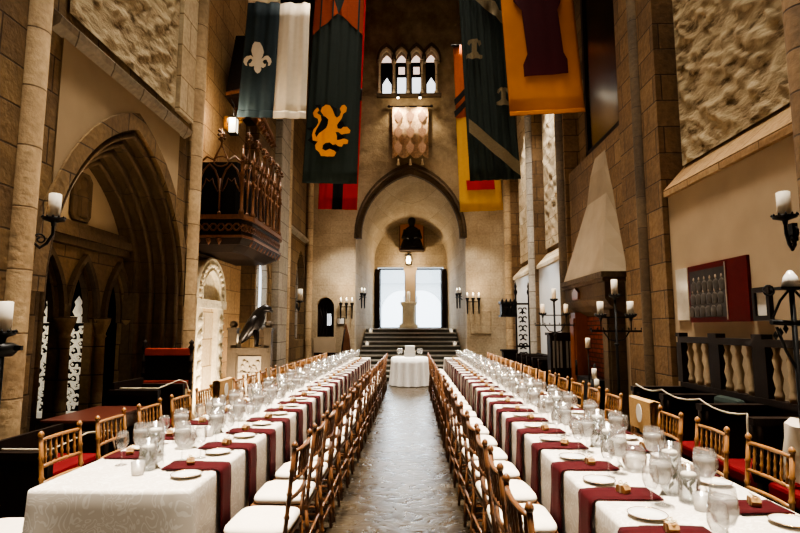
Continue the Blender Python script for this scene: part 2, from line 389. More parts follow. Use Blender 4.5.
# recess backs of lancets
for i, (o, nm) in enumerate(((w2, 'pale daylit lancet window beneath the carved balcony'), (w3, 'deep pointed window beside the left end corner'))):
    c = (11.3, 15.1)[i]; a = (.5, .62)[i]; zs = (2.6, 2.75)[i]; za = (3.3, 3.75)[i]; z0 = (1.5, 1.2)[i]
    wn = thing('window_%d' % (5+i), nm, 'window', (XL-(.14, .3)[i], c, 0)); wn['kind'] = 'structure'
    mb = MB(); ring(mb, [(u-c, v) for u, v in arch(c, a, z0, zs, za)], [(u-c, v) for u, v in arch(c, a-.07, z0+.05, zs, za-.1)], 'x', -.02, .1)
    mb.box(-.01, .04, -.025, .025, z0, za-.05); mb.build('window_frame', M['stone_grey'], wn)
    MB().prism([(u-c, v) for u, v in arch(c, a, z0, zs, za)], 'x', -.04, -.03).build('window_pane', plain('daylit_pane_%d' % i, 'b9c2c8' if i == 0 else '2a2a2c', .3, emit=(2.2 if i == 0 else 0.25), ecol=(.8, .9, 1, 1)), wn)
# ledges / upper panels of the left wall
def ledge(y0, y1, z, X, s, lab, mat):
    mb = MB().prism([(X-.02*s, z-.1), (X+.09*s, z-.04), (X+.11*s, z+.02), (X-.02*s, z+.14)], 'y', y0, y1)
    trim(lab, mb, mat)
ledge(4.35, 7.15, 4.27, XL, 1, 'thin stone string course under the left mural', M['stone_grey'])
ledge(12.9, 15.95, 4.13, XL, 1, 'stone string course over the far left lancet', M['stone_grey'])
def rough(name, lab, X, s, y0, y1, z0, z1, amp, mat, ny=70, seed=0):
    mb = MB(); nz = int(ny*(z1-z0)/(y1-y0)*.7); rows = []
    for j in range(nz+1):
        r = []
        for i in range(ny+1):
            y = y0+(y1-y0)*i/ny; z = z0+(z1-z0)*j/nz
            u, v = (y*.8+z*.6), (-y*.6+z*.8)
            n = .7*noise.noise(Vector((u*2.6+seed, v*6.5, seed)))+.5*noise.noise(Vector((u*6+seed, v*13, 3.3)))
            n = (max(n, -.1)-.1)*amp
            e = min(1, min(i, ny-i, j, nz-j)/2)
            r.append((X+s*(.03+n*e*1.3), y, z))
        rows.append(r)
    mb.loft(rows)
    tag(mb.build(name, mat), lab, 'wall panel', kind='structure')
rough('wall_left_panel', 'rough weathered stone panel above left string course', XL, 1, 4.55, 6.75, 4.45, 9.5, .045, M['mural'], ny=110, seed=2)
# right wall
struct('wall_right', 'tall right hall wall behind the plaster bays', 'wall', MB().box(XR+.22, XR+.6, -5, YE+.3, 0, 13), M['stone_r'])
PIERS = [(3.2, 4.02), (6.25, 7.4), (10.1, 10.5), (12.75, 13.2), (15.75, 16.0)]
for i, (a, b) in enumerate(PIERS):
    struct('wall_right_pier', 'coursed stone pier on right wall, %s from the near end' % ('first', 'second', 'third', 'fourth', 'fifth')[i], 'pier', MB().box(XR-.07, XR+.25, a, b, 0, 13), M['stone_r'])
BAYS = [(-5, 3.2), (4.02, 6.25), (7.4, 10.1), (10.5, 12.75), (13.2, 15.75)]
nmz = ('bay beside the viewer', 'bay with the red framed picture', 'fireplace bay', 'bay beyond the fireplace', 'farthest bay')
for i, (a, b) in enumerate(BAYS):
    zt = (3.1, 3.1, 2.36, 2.95, 2.95)[i]
    struct('wall_right_bay', 'lower plaster wall of the '+nmz[i], 'wall', MB().box(XR, XR+.25, a, b, 0, zt), M['plaster_white'] if i > 2 else M['plaster'])
    if i == 2: struct('wall_right_bay', 'brown stone wall behind the fireplace hood', 'wall', MB().box(XR, XR+.25, a, b, zt, 4.5), M['stone_r'])
    if i != 2:
        mb = MB().prism([(XR-.05, zt-.02), (XR-.05, zt+.06), (XR+.22, zt+.36), (XR+.24, zt-.02)], 'y', a, b)
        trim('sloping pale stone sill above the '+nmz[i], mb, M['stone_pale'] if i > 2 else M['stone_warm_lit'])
rough('wall_right_panel', 'blotchy rough stone panel above the red framed picture', XR+.2, -1, 4.05, 6.2, 3.45, 10, .055, M['mural'], ny=120, seed=5)
rough('wall_right_panel', 'spotlit rough white panel beyond the fireplace', XR+.2, -1, 10.55, 12.7, 3.4, 10, .06, M['stone_pale'], ny=50, seed=9)
rough('wall_right_panel', 'rough white panel in the farthest right bay', XR+.2, -1, 13.25, 15.7, 3.4, 10, .05, M['stone_pale'], ny=50, seed=14)
# wall shafts with bases
def shaft(x, y, r, lab, mat, dark=0):
    mb = MB().lathe([(r*1.55, 0), (r*1.55, .12), (r*1.3, .17), (r*1.5, .24), (r*1.4, .31), (r*1.1, .36), (r, .42), (r, 13), (0, 13)], (x, y, 0), 18)
    struct('column', lab, 'column', mb, mat)
shaft(-3.14, 4.12, .105, 'round stone wall shaft beside the great left recess, candle bracket on it', M['stone_col'])
shaft(-3.17, 7.42, .12, 'round pale wall shaft left of the carved balcony', M['stone_col'])
shaft(-3.12, 12.95, .12, 'round stone wall shaft beyond the carved balcony', M['stone_col'])
shaft(-3.1, 15.8, .11, 'slim stone shaft in the left end corner', M['stone_col'])
shaft(2.98, 3.88, .11, 'stone wall shaft at the right edge with candle bracket', M['stone_r'])
shaft(2.97, 6.75, .075, 'dark slim shaft on the pier by the fireplace', M['stone_dark'])
shaft(2.97, 10.28, .11, 'dark wall shaft just beyond the fireplace', M['stone_dark'])
shaft(2.97, 12.95, .12, 'grey wall shaft between the two white bays', M['stone_grey'])
shaft(2.9, 15.85, .12, 'stone shaft in the right end corner', M['stone_col'])
# left pier strips
struct('wall_left_pier', 'coursed stone pier beside the round shaft at left edge', 'pier', MB().box(XL-.05, XL+.06, 2.6, 4.12, 0, 13), M['stone_l'])
struct('wall_left_pier', 'stone pier between great recess and carved balcony', 'pier', MB().box(XL-.05, XL+.04, 7.26, 7.55, 0, 4.2), M['stone_l'])
struct('wall_left_pier', 'pale stone pier strip left of the blue banner', 'pier', MB().box(XL-.05, XL+.07, 6.8, 7.25, 4.45, 13), M['stone_pale'])
struct('wall_left_pier', 'grey stone pier beyond the carved balcony', 'pier', MB().box(XL-.05, XL+.16, 12.0, 12.85, 0, 13), M['stone_grey'])
# end wall
EC = -.04
outer = arch(EC, 1.68, 0, 4.35, 6.55, 12)
wx = [onY(px, 70, YE).x for px in (386.5, 401.5, 416.5, 431.5)]
wins = [arch(x, .19, 8.82, 9.95, 10.3, 6) for x in wx]
niche = arch(-2.62, .27, 1.25, 2.15, 2.45, 8)
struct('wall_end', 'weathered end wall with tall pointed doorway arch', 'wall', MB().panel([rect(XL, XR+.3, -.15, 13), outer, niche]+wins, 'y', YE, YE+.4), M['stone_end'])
trim('dark moulded stone arch around the stair opening', ring(MB(), arch(EC, 1.72, 4.25, 4.35, 6.62, 12), arch(EC, 1.5, 4.25, 4.35, 6.25, 12), 'y', YE-.05, YE+.15).tube(along(arch(EC, 1.62, 4.25, 4.35, 6.45, 12), 'y', YE-.05), .045, 6), M['stone_dark'])
mb = MB()
for x in wx: ring(mb, arch(x, .25, 9.85, 9.95, 10.4, 6), arch(x, .18, 9.85, 9.95, 10.28, 6), 'y', YE-.07, YE+.02)
trim('pale stone rims of the four small high windows', mb, M['stone_pale'])
mb = MB()
for x in wx: ring(mb, arch(x, .31, 9.9, 9.98, 10.52, 6), arch(x, .255, 9.9, 9.98, 10.41, 6), 'y', YE-.1, YE)
trim('dark hood moulds over the four small high windows', mb, M['stone_dark'])
for i in range(5):
    x = wx[0]-.225+.45*i
    struct('column', 'slender stone colonnette of the high windows, %s from the left' % ('first', 'second', 'third', 'fourth', 'fifth')[i], 'column',
           MB().lathe([(.07, 8.8), (.07, 8.9), (.035, 8.95), (.035, 9.75), (.07, 9.9), (.07, 9.95), (0, 9.95)], (x, YE-.06, 0), 8), M['stone_pale'])
trim('stone sill beneath the four high windows', MB().box(wx[0]-.3, wx[3]+.3, YE-.14, YE+.05, 8.72, 8.82), M['stone_dark'])
pane_top = plain('pink_lit_pane', 'd8b0a0', .4, emit=1.6, ecol=(1, .74, .62, 1)); pane_mid = plain('white_lit_pane', 'e8ecf0', .4, emit=2.2, ecol=(.9, .95, 1, 1))
for i, x in enumerate(wx):
    w = thing('window_%d' % (i+1), 'small high arched window over the tapestry, %s from the left' % ('first', 'second', 'third', 'fourth')[i], 'window', (x, YE+.3, 8.82)); w['kind'] = 'structure'
    mid = i in (1, 2)
    MB().prism([(u-x, v-8.82) for u, v in arch(x, .19, 10.02, 10.05, 10.3, 6)], 'y', 0, .02).build('arch_pane', pane_top, w)
    MB().box(-.19, .19, .02, .04, 0, 1.2).build('backing', M['darkwood'], w)
    if mid:
        MB().box(-.14, .14, 0, .015, .08, .72).build('lower_pane', pane_mid, w); MB().box(-.1, .1, 0, .015, .84, 1.08).build('upper_pane', pane_top, w)
    else:
        MB().prism([(-.14, .08), (.14, .08), (.14, .5), (0, .72), (-.14, .5)], 'y', 0, .015).build('lower_pane', pane_mid, w)
    MB().box(-.19, .19, -.03, .02, .76, .81).box(-.19, -.15, -.03, .02, 0, 1.2).box(.15, .19, -.03, .02, 0, 1.2).box(-.19, .19, -.03, .02, 1.16, 1.22).build('window_frame', M['darkwood'], w)
# niche in the end wall
nd = thing('window_7', 'dark arched niche with leaded glass in end wall left of stairs', 'window', (-2.62, YE+.25, 0)); nd['kind'] = 'structure'
MB().prism([(u+2.62, v) for u, v in niche], 'y', .03, .05).build('niche_back', M['darkwood'], nd)
mb = MB()
for j in range(5): mb.tube([(-.22+.11*j, .0, 1.3), (-.1+.05*j, 0, 1.75), (-.22+.11*j, 0, 2.2)], .012, 5)
mb.build('tracery', M['bronze'], nd); MB().box(.03, .15, 0, .02, 1.6, 1.95).build('window_pane', pane_mid, nd)
trim('tan plaster panel beneath the arched niche', MB().box(-2.95, -2.3, YE-.03, YE+.02, .5, 1.22), M['plaster'])
# vestibule behind the arch
L0 = arch(EC, 1.7, 0, 4.35, 6.57, 12); L1 = arch(EC, 1.42, 0, 4.2, 5.6, 12)
mb = MB(); mb.loft([along(L0, 'y', YE+.05), along(L1, 'y', 20.8)], smooth=False)
struct('wall_vestibule', 'pale splayed stone walls and vault above the stairs', 'wall', mb, M['stone_vest'])
dl, dr, db, dt = -1.25, 1.15, 1.5, 3.8
struct('wall_door', 'stone wall around the bright double doors', 'wall', MB().panel([rect(-1.8, 1.8, 0, 6.2), rect(dl-.1, dr+.1, db, dt+.1)], 'y', 20.8, 21.1), M['stone_vest'])
NS = 11; rise = 1.5/NS
for k in range(NS):
    y0 = 15.55+k*.285; t = max(0, (y0-16.0)/4.8); hw = 1.66-.26*t if k > 1 else 1.66
    y1 = 20.8 if k == NS-1 else y0+.34
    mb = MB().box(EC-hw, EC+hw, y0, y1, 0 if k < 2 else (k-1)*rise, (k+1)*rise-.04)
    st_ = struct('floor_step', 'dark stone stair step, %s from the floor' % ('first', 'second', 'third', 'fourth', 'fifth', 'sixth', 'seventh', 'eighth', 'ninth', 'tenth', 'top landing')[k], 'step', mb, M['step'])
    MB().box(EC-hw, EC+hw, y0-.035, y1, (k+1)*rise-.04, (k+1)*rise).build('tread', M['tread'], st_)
# doors
for i, (a, b) in enumerate(((dl, -.26), (.14, dr))):
    d = thing('door_%d' % (i+1), 'bright glazed %s leaf of the entrance double doors' % ('left', 'right')[i], 'door', ((a+b)/2, 20.9, db)); d['kind'] = 'structure'
    w = (b-a)/2; h = dt-db
    MB().box(-w-.06, -w+.02, -.05, .05, 0, h+.06).box(w-.02, w+.06, -.05, .05, 0, h+.06).box(-w, w, -.05, .05, h, h+.06).box(-w, w, -.05, .05, 0, .04).build('door_frame', M['darkwood'], d); d = d.children[0]
    MB().box(-w, w, -.01, .01, .04, h).build('door_pane', M['pane'], d)
    MB().tube([(w*.9*(1 if i == 0 else -1), -.06, .95), (w*.9*(1 if i == 0 else -1), -.06, 1.25)], .015).build('door_handle', M['iron'], d)
struct('door_mullion', 'tan stone mullion between the two bright doors', 'mullion', MB().prism([(-.26, db), (.14, db), (.14, dt-.25), (.22, dt+.1), (-.34, dt+.1), (-.26, dt-.25)], 'y', 20.75, 21.0), M['plaster'])
for s in (-1, 1):
    struct('door_jamb', 'dark wooden door jamb at the %s of the bright doors' % ('left' if s < 0 else 'right'), 'door jamb', MB().box(EC-.01+s*1.3-.09, EC-.01+s*1.3+.09, 20.62, 20.8, 1.5, dt), M['darkwood'])
# outdoors beyond the doors
struct('ground_outside', 'pale paved forecourt outside the doors', 'ground', MB().box(-14, 14, 21.4, 60, 1.3, 1.45), plain('pale_paving', 'dfe2e4', .9))
ob = thing('outbuilding', 'pale house with arched porch seen through the doors', 'building', (0, 38, 1.45))
MB().panel([[(-7, 0), (-7, 3.2), (7, 3.2), (7, 0)], arch(0, 2.2, .02, 1.2, 2.6)], 'y', 0, .5).build('wall', plain('pale_render', 'd7dadb', .9), ob)
MB().prism([(-7.4, 3.2), (0, 6.2), (7.4, 3.2)], 'y', -.3, 4).build('roof', plain('pale_roof', 'c4c9cc', .9), ob)
for x in (-4.5, 4.5): MB().box(x-.5, x+.5, -.05, .02, 1, 2.3).build('window', plain('house_glass', '9fa9ae', .3), ob)
# ---------------------------------------------------------------- banquet tables
ORD = ['first','second','third','fourth','fifth','sixth','seventh','eighth','ninth','tenth','eleventh','twelfth','thirteenth','fourteenth','fifteenth','sixteenth','seventeenth','eighteenth','nineteenth','twentieth','twenty-first','twenty-second','twenty-third','twenty-fourth','twenty-fifth','twenty-sixth']
def place(i, n, side, tb):
    w = (ORD[i]+' from near end') if i <= n//2 else (ORD[n-1-i]+' from far end')
    return '%s, %s side of %s table' % (w, side, tb)
TZ = .75
def draped(name, lab, x0, x1, y0, y1, seed, wallside):
    t = thing(name, lab, 'table', ((x0+x1)/2, (y0+y1)/2, 0))
    hx, hy = (x1-x0)/2, (y1-y0)/2
    rnd = random.Random(seed)
    per = []; st = .07; r = .025
    def side(a, b, nrm):
        n = max(2, int((Vector(b)-Vector(a)).length/st))
        for i in range(n): per.append((Vector(a).lerp(Vector(b), i/n), Vector(nrm), min(i, n-i)/n*0+min(i, n-i)*st))
    side((-hx, -hy, 0), (hx, -hy, 0), (0, -1, 0)); side((hx, -hy, 0), (hx, hy, 0), (1, 0, 0))
    side((hx, hy, 0), (-hx, hy, 0), (0, 1, 0)); side((-hx, hy, 0), (-hx, -hy, 0), (-1, 0, 0))
    levels = [(0, TZ), (.012, TZ-.005), (.016, TZ-.02)] + [(.018, TZ-.02-.07*k) for k in range(1, 11)]
    loops = []
    for lv, (o, z) in enumerate(levels):
        lp = []; dep = max(0, (TZ-.05-z)/.68)
        for k, (p, n, dc) in enumerate(per):
            s = k*st
            f = dep*dep*(.013+.013*math.sin(s*5.3+seed)+.008*math.sin(s*11.7+seed*2)) if dep > 0 else 0
            f += dep*.06*max(0, 1-dc/.16)           # corner flare
            tk = 0
            if n.x*wallside > .5:      # chairs push the cloth inwards on the wall side
                e_ = min(1, max(0, (p.y+hy-.1)/.25)); q_ = min(1, max(0, (.66-z)/.1)); tk = .21*e_*q_
            lp.append(p + n*(o+max(0, f)-tk) + Vector((0, 0, max(z, .012))))
        loops.append(lp)
    mb = MB(); R = mb.loft(loops, closed=True)
    mb.face(R[0])
    mb.build('tablecloth', M['damask'], t)
    mb = MB().box(-hx+.03, hx-.03, -hy+.03, hy-.03, TZ-.04, TZ-.008); mb.build('tabletop', M['midwood'], t)
    for sx in (-1, 1):
        for sy in (-1, 1): MB().tube([(sx*(hx-.32), sy*(hy-.2), 0), (sx*(hx-.32), sy*(hy-.2), TZ-.04)], .018).build('leg', M['iron'], t)
    return t
LX0, LX1, RX0, RX1 = -1.9, -1.11, .86, 1.66
LY0, RY0, TYE = 2.7, 1.5, 14.2
draped('banquet_table', 'long banquet table in ivory damask cloth, left of the aisle', LX0, LX1, LY0, TYE, 1, -1)
draped('banquet_table', 'long banquet table in ivory damask cloth, right of the aisle', RX0, RX1, RY0, TYE, 2, 1)
# ---------------------------------------------------------------- chiavari chair (faces +y, origin on the floor under the seat)
def rungs(z0, z1, r, n, nodes):
    prof = [(0, z0)]
    for i in range(n+1):
        z = z0+(z1-z0)*i/n
        prof.append((r, z))
        if i < n and nodes: prof += [(r, z+(z1-z0)/n-.018), (r*1.35, z+(z1-z0)/n-.009)]
    return prof + [(0, z1)]
def bpost(mb, p0, p1, r=.0125, n=4, seg=7):
    p0, p1 = Vector(p0), Vector(p1); L = (p1-p0).length
    q = Vector((0, 0, 1)).rotation_difference((p1-p0).normalized()).to_matrix().to_4x4()
    prof = [(r, 0)]
    for i in range(1, n):
        z = L*i/n; prof += [(r, z-.012), (r*1.4, z), (r, z+.012)]
    prof += [(r, L)]
    return mb.lathe(prof, p0, seg, q)
def chair(name, label, mat, near):
    t = thing(name, label, 'chair')
    W, D = .185, .166
    fr = [(-W, -D), (W, -D), (W, D), (-W, D)]
    seat = MB().box(-W-.012, W+.012, -D-.01, D+.012, .425, .45)
    cush = MB(); lp = []
    for o, z in ((-.02, .45), (.006, .458), (.012, .475), (.006, .492), (-.02, .503), (-.08, .509)):
        pts = []
        for k in range(24):
            a = 2*PI*k/24; c, s_ = math.cos(a), math.sin(a)
            e = .35
            pts.append(((W+o)*math.copysign(abs(c)**e, c), (D+o)*math.copysign(abs(s_)**e, s_), z))
        lp.append(pts)
    R = cush.loft(lp, closed=True); cush.face(R[-1], True); cush.face(R[0][::-1])
    post = [((s*W, -D-.03, 0), (s*W, -D, .44), (s*(W-.005), -D-.045, .91)) for s in (-1, 1)]
    def backpt(u, z): return Vector((u*(W-.003), -D-.045*(z-.44)/.47, z))
    def rail(z): 
        return MB().tube([backpt(u, z)+Vector((0, -.018*(1-u*u), 0)) for u in (-1, -.5, 0, .5, 1)], .0115, 6)
    def spind(u):
        a = backpt(u, .74)+Vector((0, -.018*(1-u*u), 0)); b = backpt(u, .885)+Vector((0, -.018*(1-u*u), 0))
        return bpost(MB(), a, b, .0075, 3, 6)
    if near:
        seat.build('seat_frame', mat, t); cush.build('cushion', M['cushion'], t)
        for a, b, c in post:
            mb = MB(); bpost(mb, a, b); bpost(mb, b, c, .0125, 4); mb.lathe([(.0125, 0), (.018, .01), (.016, .022), (.006, .034), (0, .036)], c, 7)
            mb.build('back_post', mat, t)
        for s in (-1, 1): bpost(MB(), (s*W, D, 0), (s*W, D, .44)).build('leg', mat, t)
        rail(.89).build('top_rail', mat, t)
        for z in (.74, .645): rail(z).build('back_rail', mat, t)
        for k in range(6): spind(-.74+.296*k).build('spindle', mat, t)
        for a, b in (((-W, D), (W, D)), ((-W, -D-.02), (W, -D-.02)), ((-W, D), (-W, -D-.02)), ((W, D), (W, -D-.02))):
            mb = MB()
            for z in (.17, .27): mb.tube([(a[0], a[1], z), (b[0], b[1], z)], .009, 6)
            mb.build('stretcher', mat, t)
    else:
        mb = seat
        for a, b, c in post: mb.tube([a, b, c], .0135, 5)
        for s in (-1, 1): mb.tube([(s*W, D, 0), (s*W, D, .44)], .0135, 5)
        for z in (.89, .74, .645): mb.tube([backpt(u, z) for u in (-1, 1)], .012, 5)
        for k in range(6): mb.tube([backpt(-.74+.296*k, .74), backpt(-.74+.296*k, .89)], .009, 4)
        for z in (.17, .27):
            mb.tube([(-W, D, z), (-W, -D-.02, z), (W, -D-.02, z), (W, D, z)], .009, 4)
        mb.build('frame', mat, t); cush.build('cushion', M['cushion'], t)
    return t
cn = {k: chair('chiavari_chair', 'x', M[k], True) for k in ('chair', 'chair_shaded')}
cf = {k: chair('chiavari_chair', 'x', M[k], False) for k in ('chair', 'chair_shaded')}
used = set()
def put(proto, loc, rz, label, group):
    if proto.name in used: return dup(proto, loc, rz, label, group)
    used.add(proto.name); proto.location = loc; proto.rotation_euler.z = rz
    proto['label'] = label; proto['group'] = group
    return proto
# ---------------------------------------------------------------- things of one place setting (local +x points off the table edge)
def napkin(flat=False):
    mb = MB(); path = [(-.30, .006), (-.2, .008), (-.1, .006), (-.01, .006), (.024, .001), (.031, -.014), (.034, -.1), (.036, -.2), (.040, -.3), (.044, -.37)]
    if flat: path = [(-.32, .006), (-.25, .009), (-.15, .006), (-.05, .008), (-.03, .006)]
    top = []
    for i, (x, z) in enumerate(path):
        w = .088+.006*math.sin(i*1.7)
        top.append([(x+.004*math.sin(j*2.2+i)*(1 if i > 5 else 0), y*w, z+(.002*math.sin(j*3) if i < 4 else 0)) for j, y in enumerate((-1, -.5, 0, .5, 1))])
    R = mb.loft(top)
    o = mb.build('napkin', M['napkin'], fixn=False)
    s = o.modifiers.new('thick', 'SOLIDIFY'); s.thickness = .007; s.offset = -1
    return tag(o, 'x', 'napkin')
def favour():
    t = thing('favour_box', 'x', 'favour box')
    MB().prism([(-.026, 0), (-.03, .018), (-.02, .036), (.02, .036), (.03, .018), (.026, 0)], 'y', -.02, .02).build('box', M['kraft'], t, bevel=.002)
    mb = MB().box(-.005, .005, -.022, .022, .0, .0375)
    for s in (-1, 1): mb.tube([(0, 0, .038), (s*.018, .012, .05), (s*.026, 0, .044), (s*.016, -.01, .04), (0, 0, .038)], .003, 4)
    mb.build('bow', M['twine'], t)
    return t
def plate():
    t = thing('bread_plate', 'x', 'plate')
    MB().lathe([(0, .004), (.045, .004), (.055, .008), (.079, .016), (.08, .0175), (.055, .011), (.045, .008), (0, .008)], seg=28).build('dish', M['china'], t)
    mb = MB(); mb.tube([(.0795*math.cos(a*PI/16), .0795*math.sin(a*PI/16), .0172) for a in range(32)], .0017, 4, closed=True); mb.build('gold_rim', M['goldrim'], t)
    return t
def goblet(name, h, rb, rt, stem, fill, cat):
    t = thing(name, 'x', cat)
    bh = h-stem
    prof = [(.034, 0), (.034, .002), (.012, .006), (.0045, .014), (.0042, stem-.012), (.009, stem), (rb*.7, stem+bh*.12), (rb, stem+bh*.4), (rb*.98, stem+bh*.6), (rt, h), (rt-.0015, h), (rb*.96, stem+bh*.6), (rb*.96, stem+bh*.4), (rb*.66, stem+bh*.14), (0, stem+.006)]
    MB().lathe(prof, seg=16).build('glass', M['glass'], t)
    if fill:
        MB().lathe([(0, stem+.008), (rb*.64, stem+bh*.15), (rb*.945, stem+bh*.4), (rb*.95, stem+bh*.6), (rb*.9+rt*.05, stem+bh*.75), (0, stem+bh*.75)], seg=16).build('iced_water', M['water'], t)
    return t
def knife():
    return tag(MB().box(-.1, .01, -.007, .007, .001, .003).box(.01, .11, -.006, .006, .001, .006).build('butter_knife', M['steel']), 'x', 'knife')
def tent():
    return tag(MB().prism([(-.02, 0), (0, .032), (.02, 0), (.018, 0), (0, .029), (-.018, 0)], 'y', -.03, .03).build('tent_card', M['card']), 'x', 'card')
P = dict(nap=napkin(), napf=napkin(True), fav=favour(), pl=plate(), wg=goblet('water_goblet', .225, .05, .043, .08, True, 'glass'), wn=goblet('wine_glass', .19, .036, .03, .085, False, 'glass'), kn=knife(), tc=tent())
rows = []   # (table, side, n, y0, dy, edge x, sign)
rows.append(('left', 'aisle', 21, 3.13, .51, LX1, 1))
rows.append(('left', 'wall', 19, 3.37, .56, LX0, -1))
rows.append(('right', 'aisle', 23, 2.16, .51, RX0, -1))
rows.append(('right', 'wall', 21, 2.5, .555, RX1, 1))
rr = random.Random(5)
for tb, side, n, y0, dy, ex, s in rows:
    grp = 'on the %s side of the %s table' % (side, tb)
    rz = 0 if s > 0 else PI
    for i in range(n):
        y = y0+dy*i; pl = place(i, n, side, tb); j = lambda a: rr.uniform(-a, a)
        lr = -s   # a guest's left hand
        def T(key, what, dx, du, dz=TZ, r=0.0, g=''):
            # dx inward from edge, du along the table
            put(P[key], (ex-s*dx, y+du, dz), rz+r, what+', '+pl, g+' '+grp)
        T('nap' if side == 'aisle' else 'napf', 'draped burgundy napkin' if side == 'aisle' else 'flat burgundy napkin', -abs(j(.008)), j(.012), g='napkins', r=j(.03))
        T('fav', 'kraft favour box', .15+j(.02), j(.01), TZ+.016, PI/2+j(.5), 'favour boxes')
        if i < 14: T('pl', 'white bread plate', .12+j(.015), lr*(.2+j(.015)), TZ+.001, 0, 'bread plates')
        T('wg', 'goblet of iced water', .27+j(.008), -lr*(.135+j(.01)), TZ+.001, j(3), 'water goblets')
        if i < 15: T('wn', 'empty stemmed wine glass', .2+j(.01), -lr*(.21+j(.008)), TZ+.001, j(3), 'wine glasses')
        if i < 5: T('kn', 'butter knife', .16, lr*.1, TZ+.001, j(.1), 'butter knives')
        if i < 4: T('tc', 'small white tent card', .335, lr*.02, TZ+.001, PI/2*0+j(.2), 'tent cards')
        # chair
        cx = ex + s*(.28 if tb == 'left' else .25) if side == 'aisle' else ex + s*.06
        cyy = y+j(.02) - (.13 if (tb, side, i) == ('right', 'wall', 4) else 0) - (0.03 if tb == 'left' else .03)
        nearc = i < 10
        key = 'chair_shaded' if side == 'aisle' else 'chair'
        lab = 'gold chiavari chair, '+pl
        put((cn if nearc else cf)[key], (cx, cyy, 0), (PI/2 if s > 0 else -PI/2)+j(.05), lab, 'chairs '+grp)
dup(cn['chair'], (LX0-.235, 2.86, 0), -PI/2+.04, 'gold chiavari chair at the near left corner of the left table, cut by picture edge', 'chairs on the wall side of the left table')
# ---------------------------------------------------------------- centrepieces
def cylinder_vase(name, r, h, fill, green, cand):
    t = thing(name, 'x', 'vase')
    MB().lathe([(r, 0), (r, h), (r-.002, h), (r-.002, .008), (0, .008)], seg=20).build('glass', M['glass'], t)
    MB().lathe([(0, .009), (r-.004, .009), (r-.004, fill), (0, fill)], seg=16).build('water', M['pane'], t)
    if green:
        mb = MB(); g = random.Random(3)
        for k in range(14):
            a = g.uniform(0, 6.3); q = g.uniform(.1, .7)*r; z = .015+g.uniform(0, fill*.75); q2 = r*.8
            p = Vector((q*math.cos(a), q*math.sin(a), z)); e = Vector((q2*math.cos(a+.7), q2*math.sin(a+.7), min(z+.05, fill)))
            m = (p+e)/2; nn = Vector((-math.sin(a), math.cos(a), .4))*.014
            mb.face([mb.bm.verts.new(p), mb.bm.verts.new(m+nn), mb.bm.verts.new(e), mb.bm.verts.new(m-nn)])
        mb.build('greenery', M['leaf'], t)
    if cand:
        mb = MB().lathe([(0, fill-.012), (r*.55, fill-.012), (r*.72, fill+.004), (r*.62, fill+.014), (0, fill+.016)], seg=14)
        mb.build('floating_candle', M['wax'], t)
    return t
V = [cylinder_vase('cylinder_vase', .05, .24, .19, True, True), cylinder_vase('cylinder_vase', .048, .165, .12, True, True)]
def votive():
    t = thing('votive_holder', 'x', 'candle holder')
    MB().lathe([(.03, 0), (.036, .07), (.034, .07), (.028, .006), (0, .006)], seg=14).build('glass', M['frost'], t)
    MB().lathe([(0, .008), (.025, .008), (.027, .035), (0, .035)], seg=12).build('candle', M['wax'], t)
    return t
def bowl():
    t = thing('fish_bowl_vase', 'x', 'vase')
    MB().lathe([(.04, 0), (.062, .03), (.07, .07), (.062, .11), (.048, .135), (.046, .135), (.06, .11), (.068, .07), (.06, .03), (.038, .006), (0, .006)], seg=20).build('glass', M['glass'], t)
    MB().lathe([(0, .008), (.038, .008), (.059, .032), (.066, .07), (.064, .09), (0, .09)], seg=18).build('water', M['water'], t)
    return t
VO, BW = votive(), bowl()
for tb, xm, y0 in (('left', -1.505, 3.12), ('right', 1.26, 2.62)):
    n = 11
    for i in range(n):
        y = y0+1.02*i
        w = '%s from near end, %s table' % (ORD[i], tb)
        g = 'centrepiece '
        put(V[0], (xm-.01, y+.07, TZ+.001), 0, 'tall glass floating candle cylinder, '+w, g+'tall cylinders')
        put(V[1], (xm+.012, y-.055, TZ+.001), 1, 'short glass floating candle cylinder, '+w, g+'short cylinders')
        put(VO, (xm+.01, y-.16, TZ+.001), 0, 'small frosted votive glass, '+w, g+'votives')
        if i < 9: put(BW, (xm-.01, y+.5, TZ+.001), 0, 'round glass bowl of water, '+w, g+'bowls')
# ---------------------------------------------------------------- signs on chair backs
for tb, i in (('left', 5), ('right', 4)):
    s = -1 if tb == 'left' else 1
    r_ = rows[1] if tb == 'left' else rows[3]
    y = r_[3]+r_[4]*i-.03-(.13 if tb == 'right' else 0); x = r_[5]+s*(.06+.223)
    t = thing('chair_back_sign', 'tan burlap sign with white oval on chair back, wall side of %s table' % tb, 'sign', (x, y, .65), 0)
    mb = MB(); L = []
    for (o, z) in ((-.035, .3), (-.04, .29), (-.02, .0)): pass
    mb.loft([[(s*(.03+.008*math.sin(k)), -.21+.42*k/6, z) for k in range(7)] for z in (0, .1, .2, .3)])
    mb.loft([[(-s*.055, -.205+.41*k/6, z) for k in range(7)] for z in (.06, .18, .3)])
    mb.loft([[(s*(.03+.008*math.sin(k)), -.21+.42*k/6, .3) for k in range(7)], [(-s*.02, -.21+.42*k/6, .312) for k in range(7)], [(-s*.055, -.205+.41*k/6, .3) for k in range(7)]])
    mb.build('cloth', plain('burlap_'+tb, 'b08d5e', .9, scale=60), t)
    MB().prism([(.055*math.cos(a*PI/10), .19+.075*math.sin(a*PI/10)) for a in range(20)], 'x', -s*.056, -s*.06).build('oval_patch', M['card'], t)
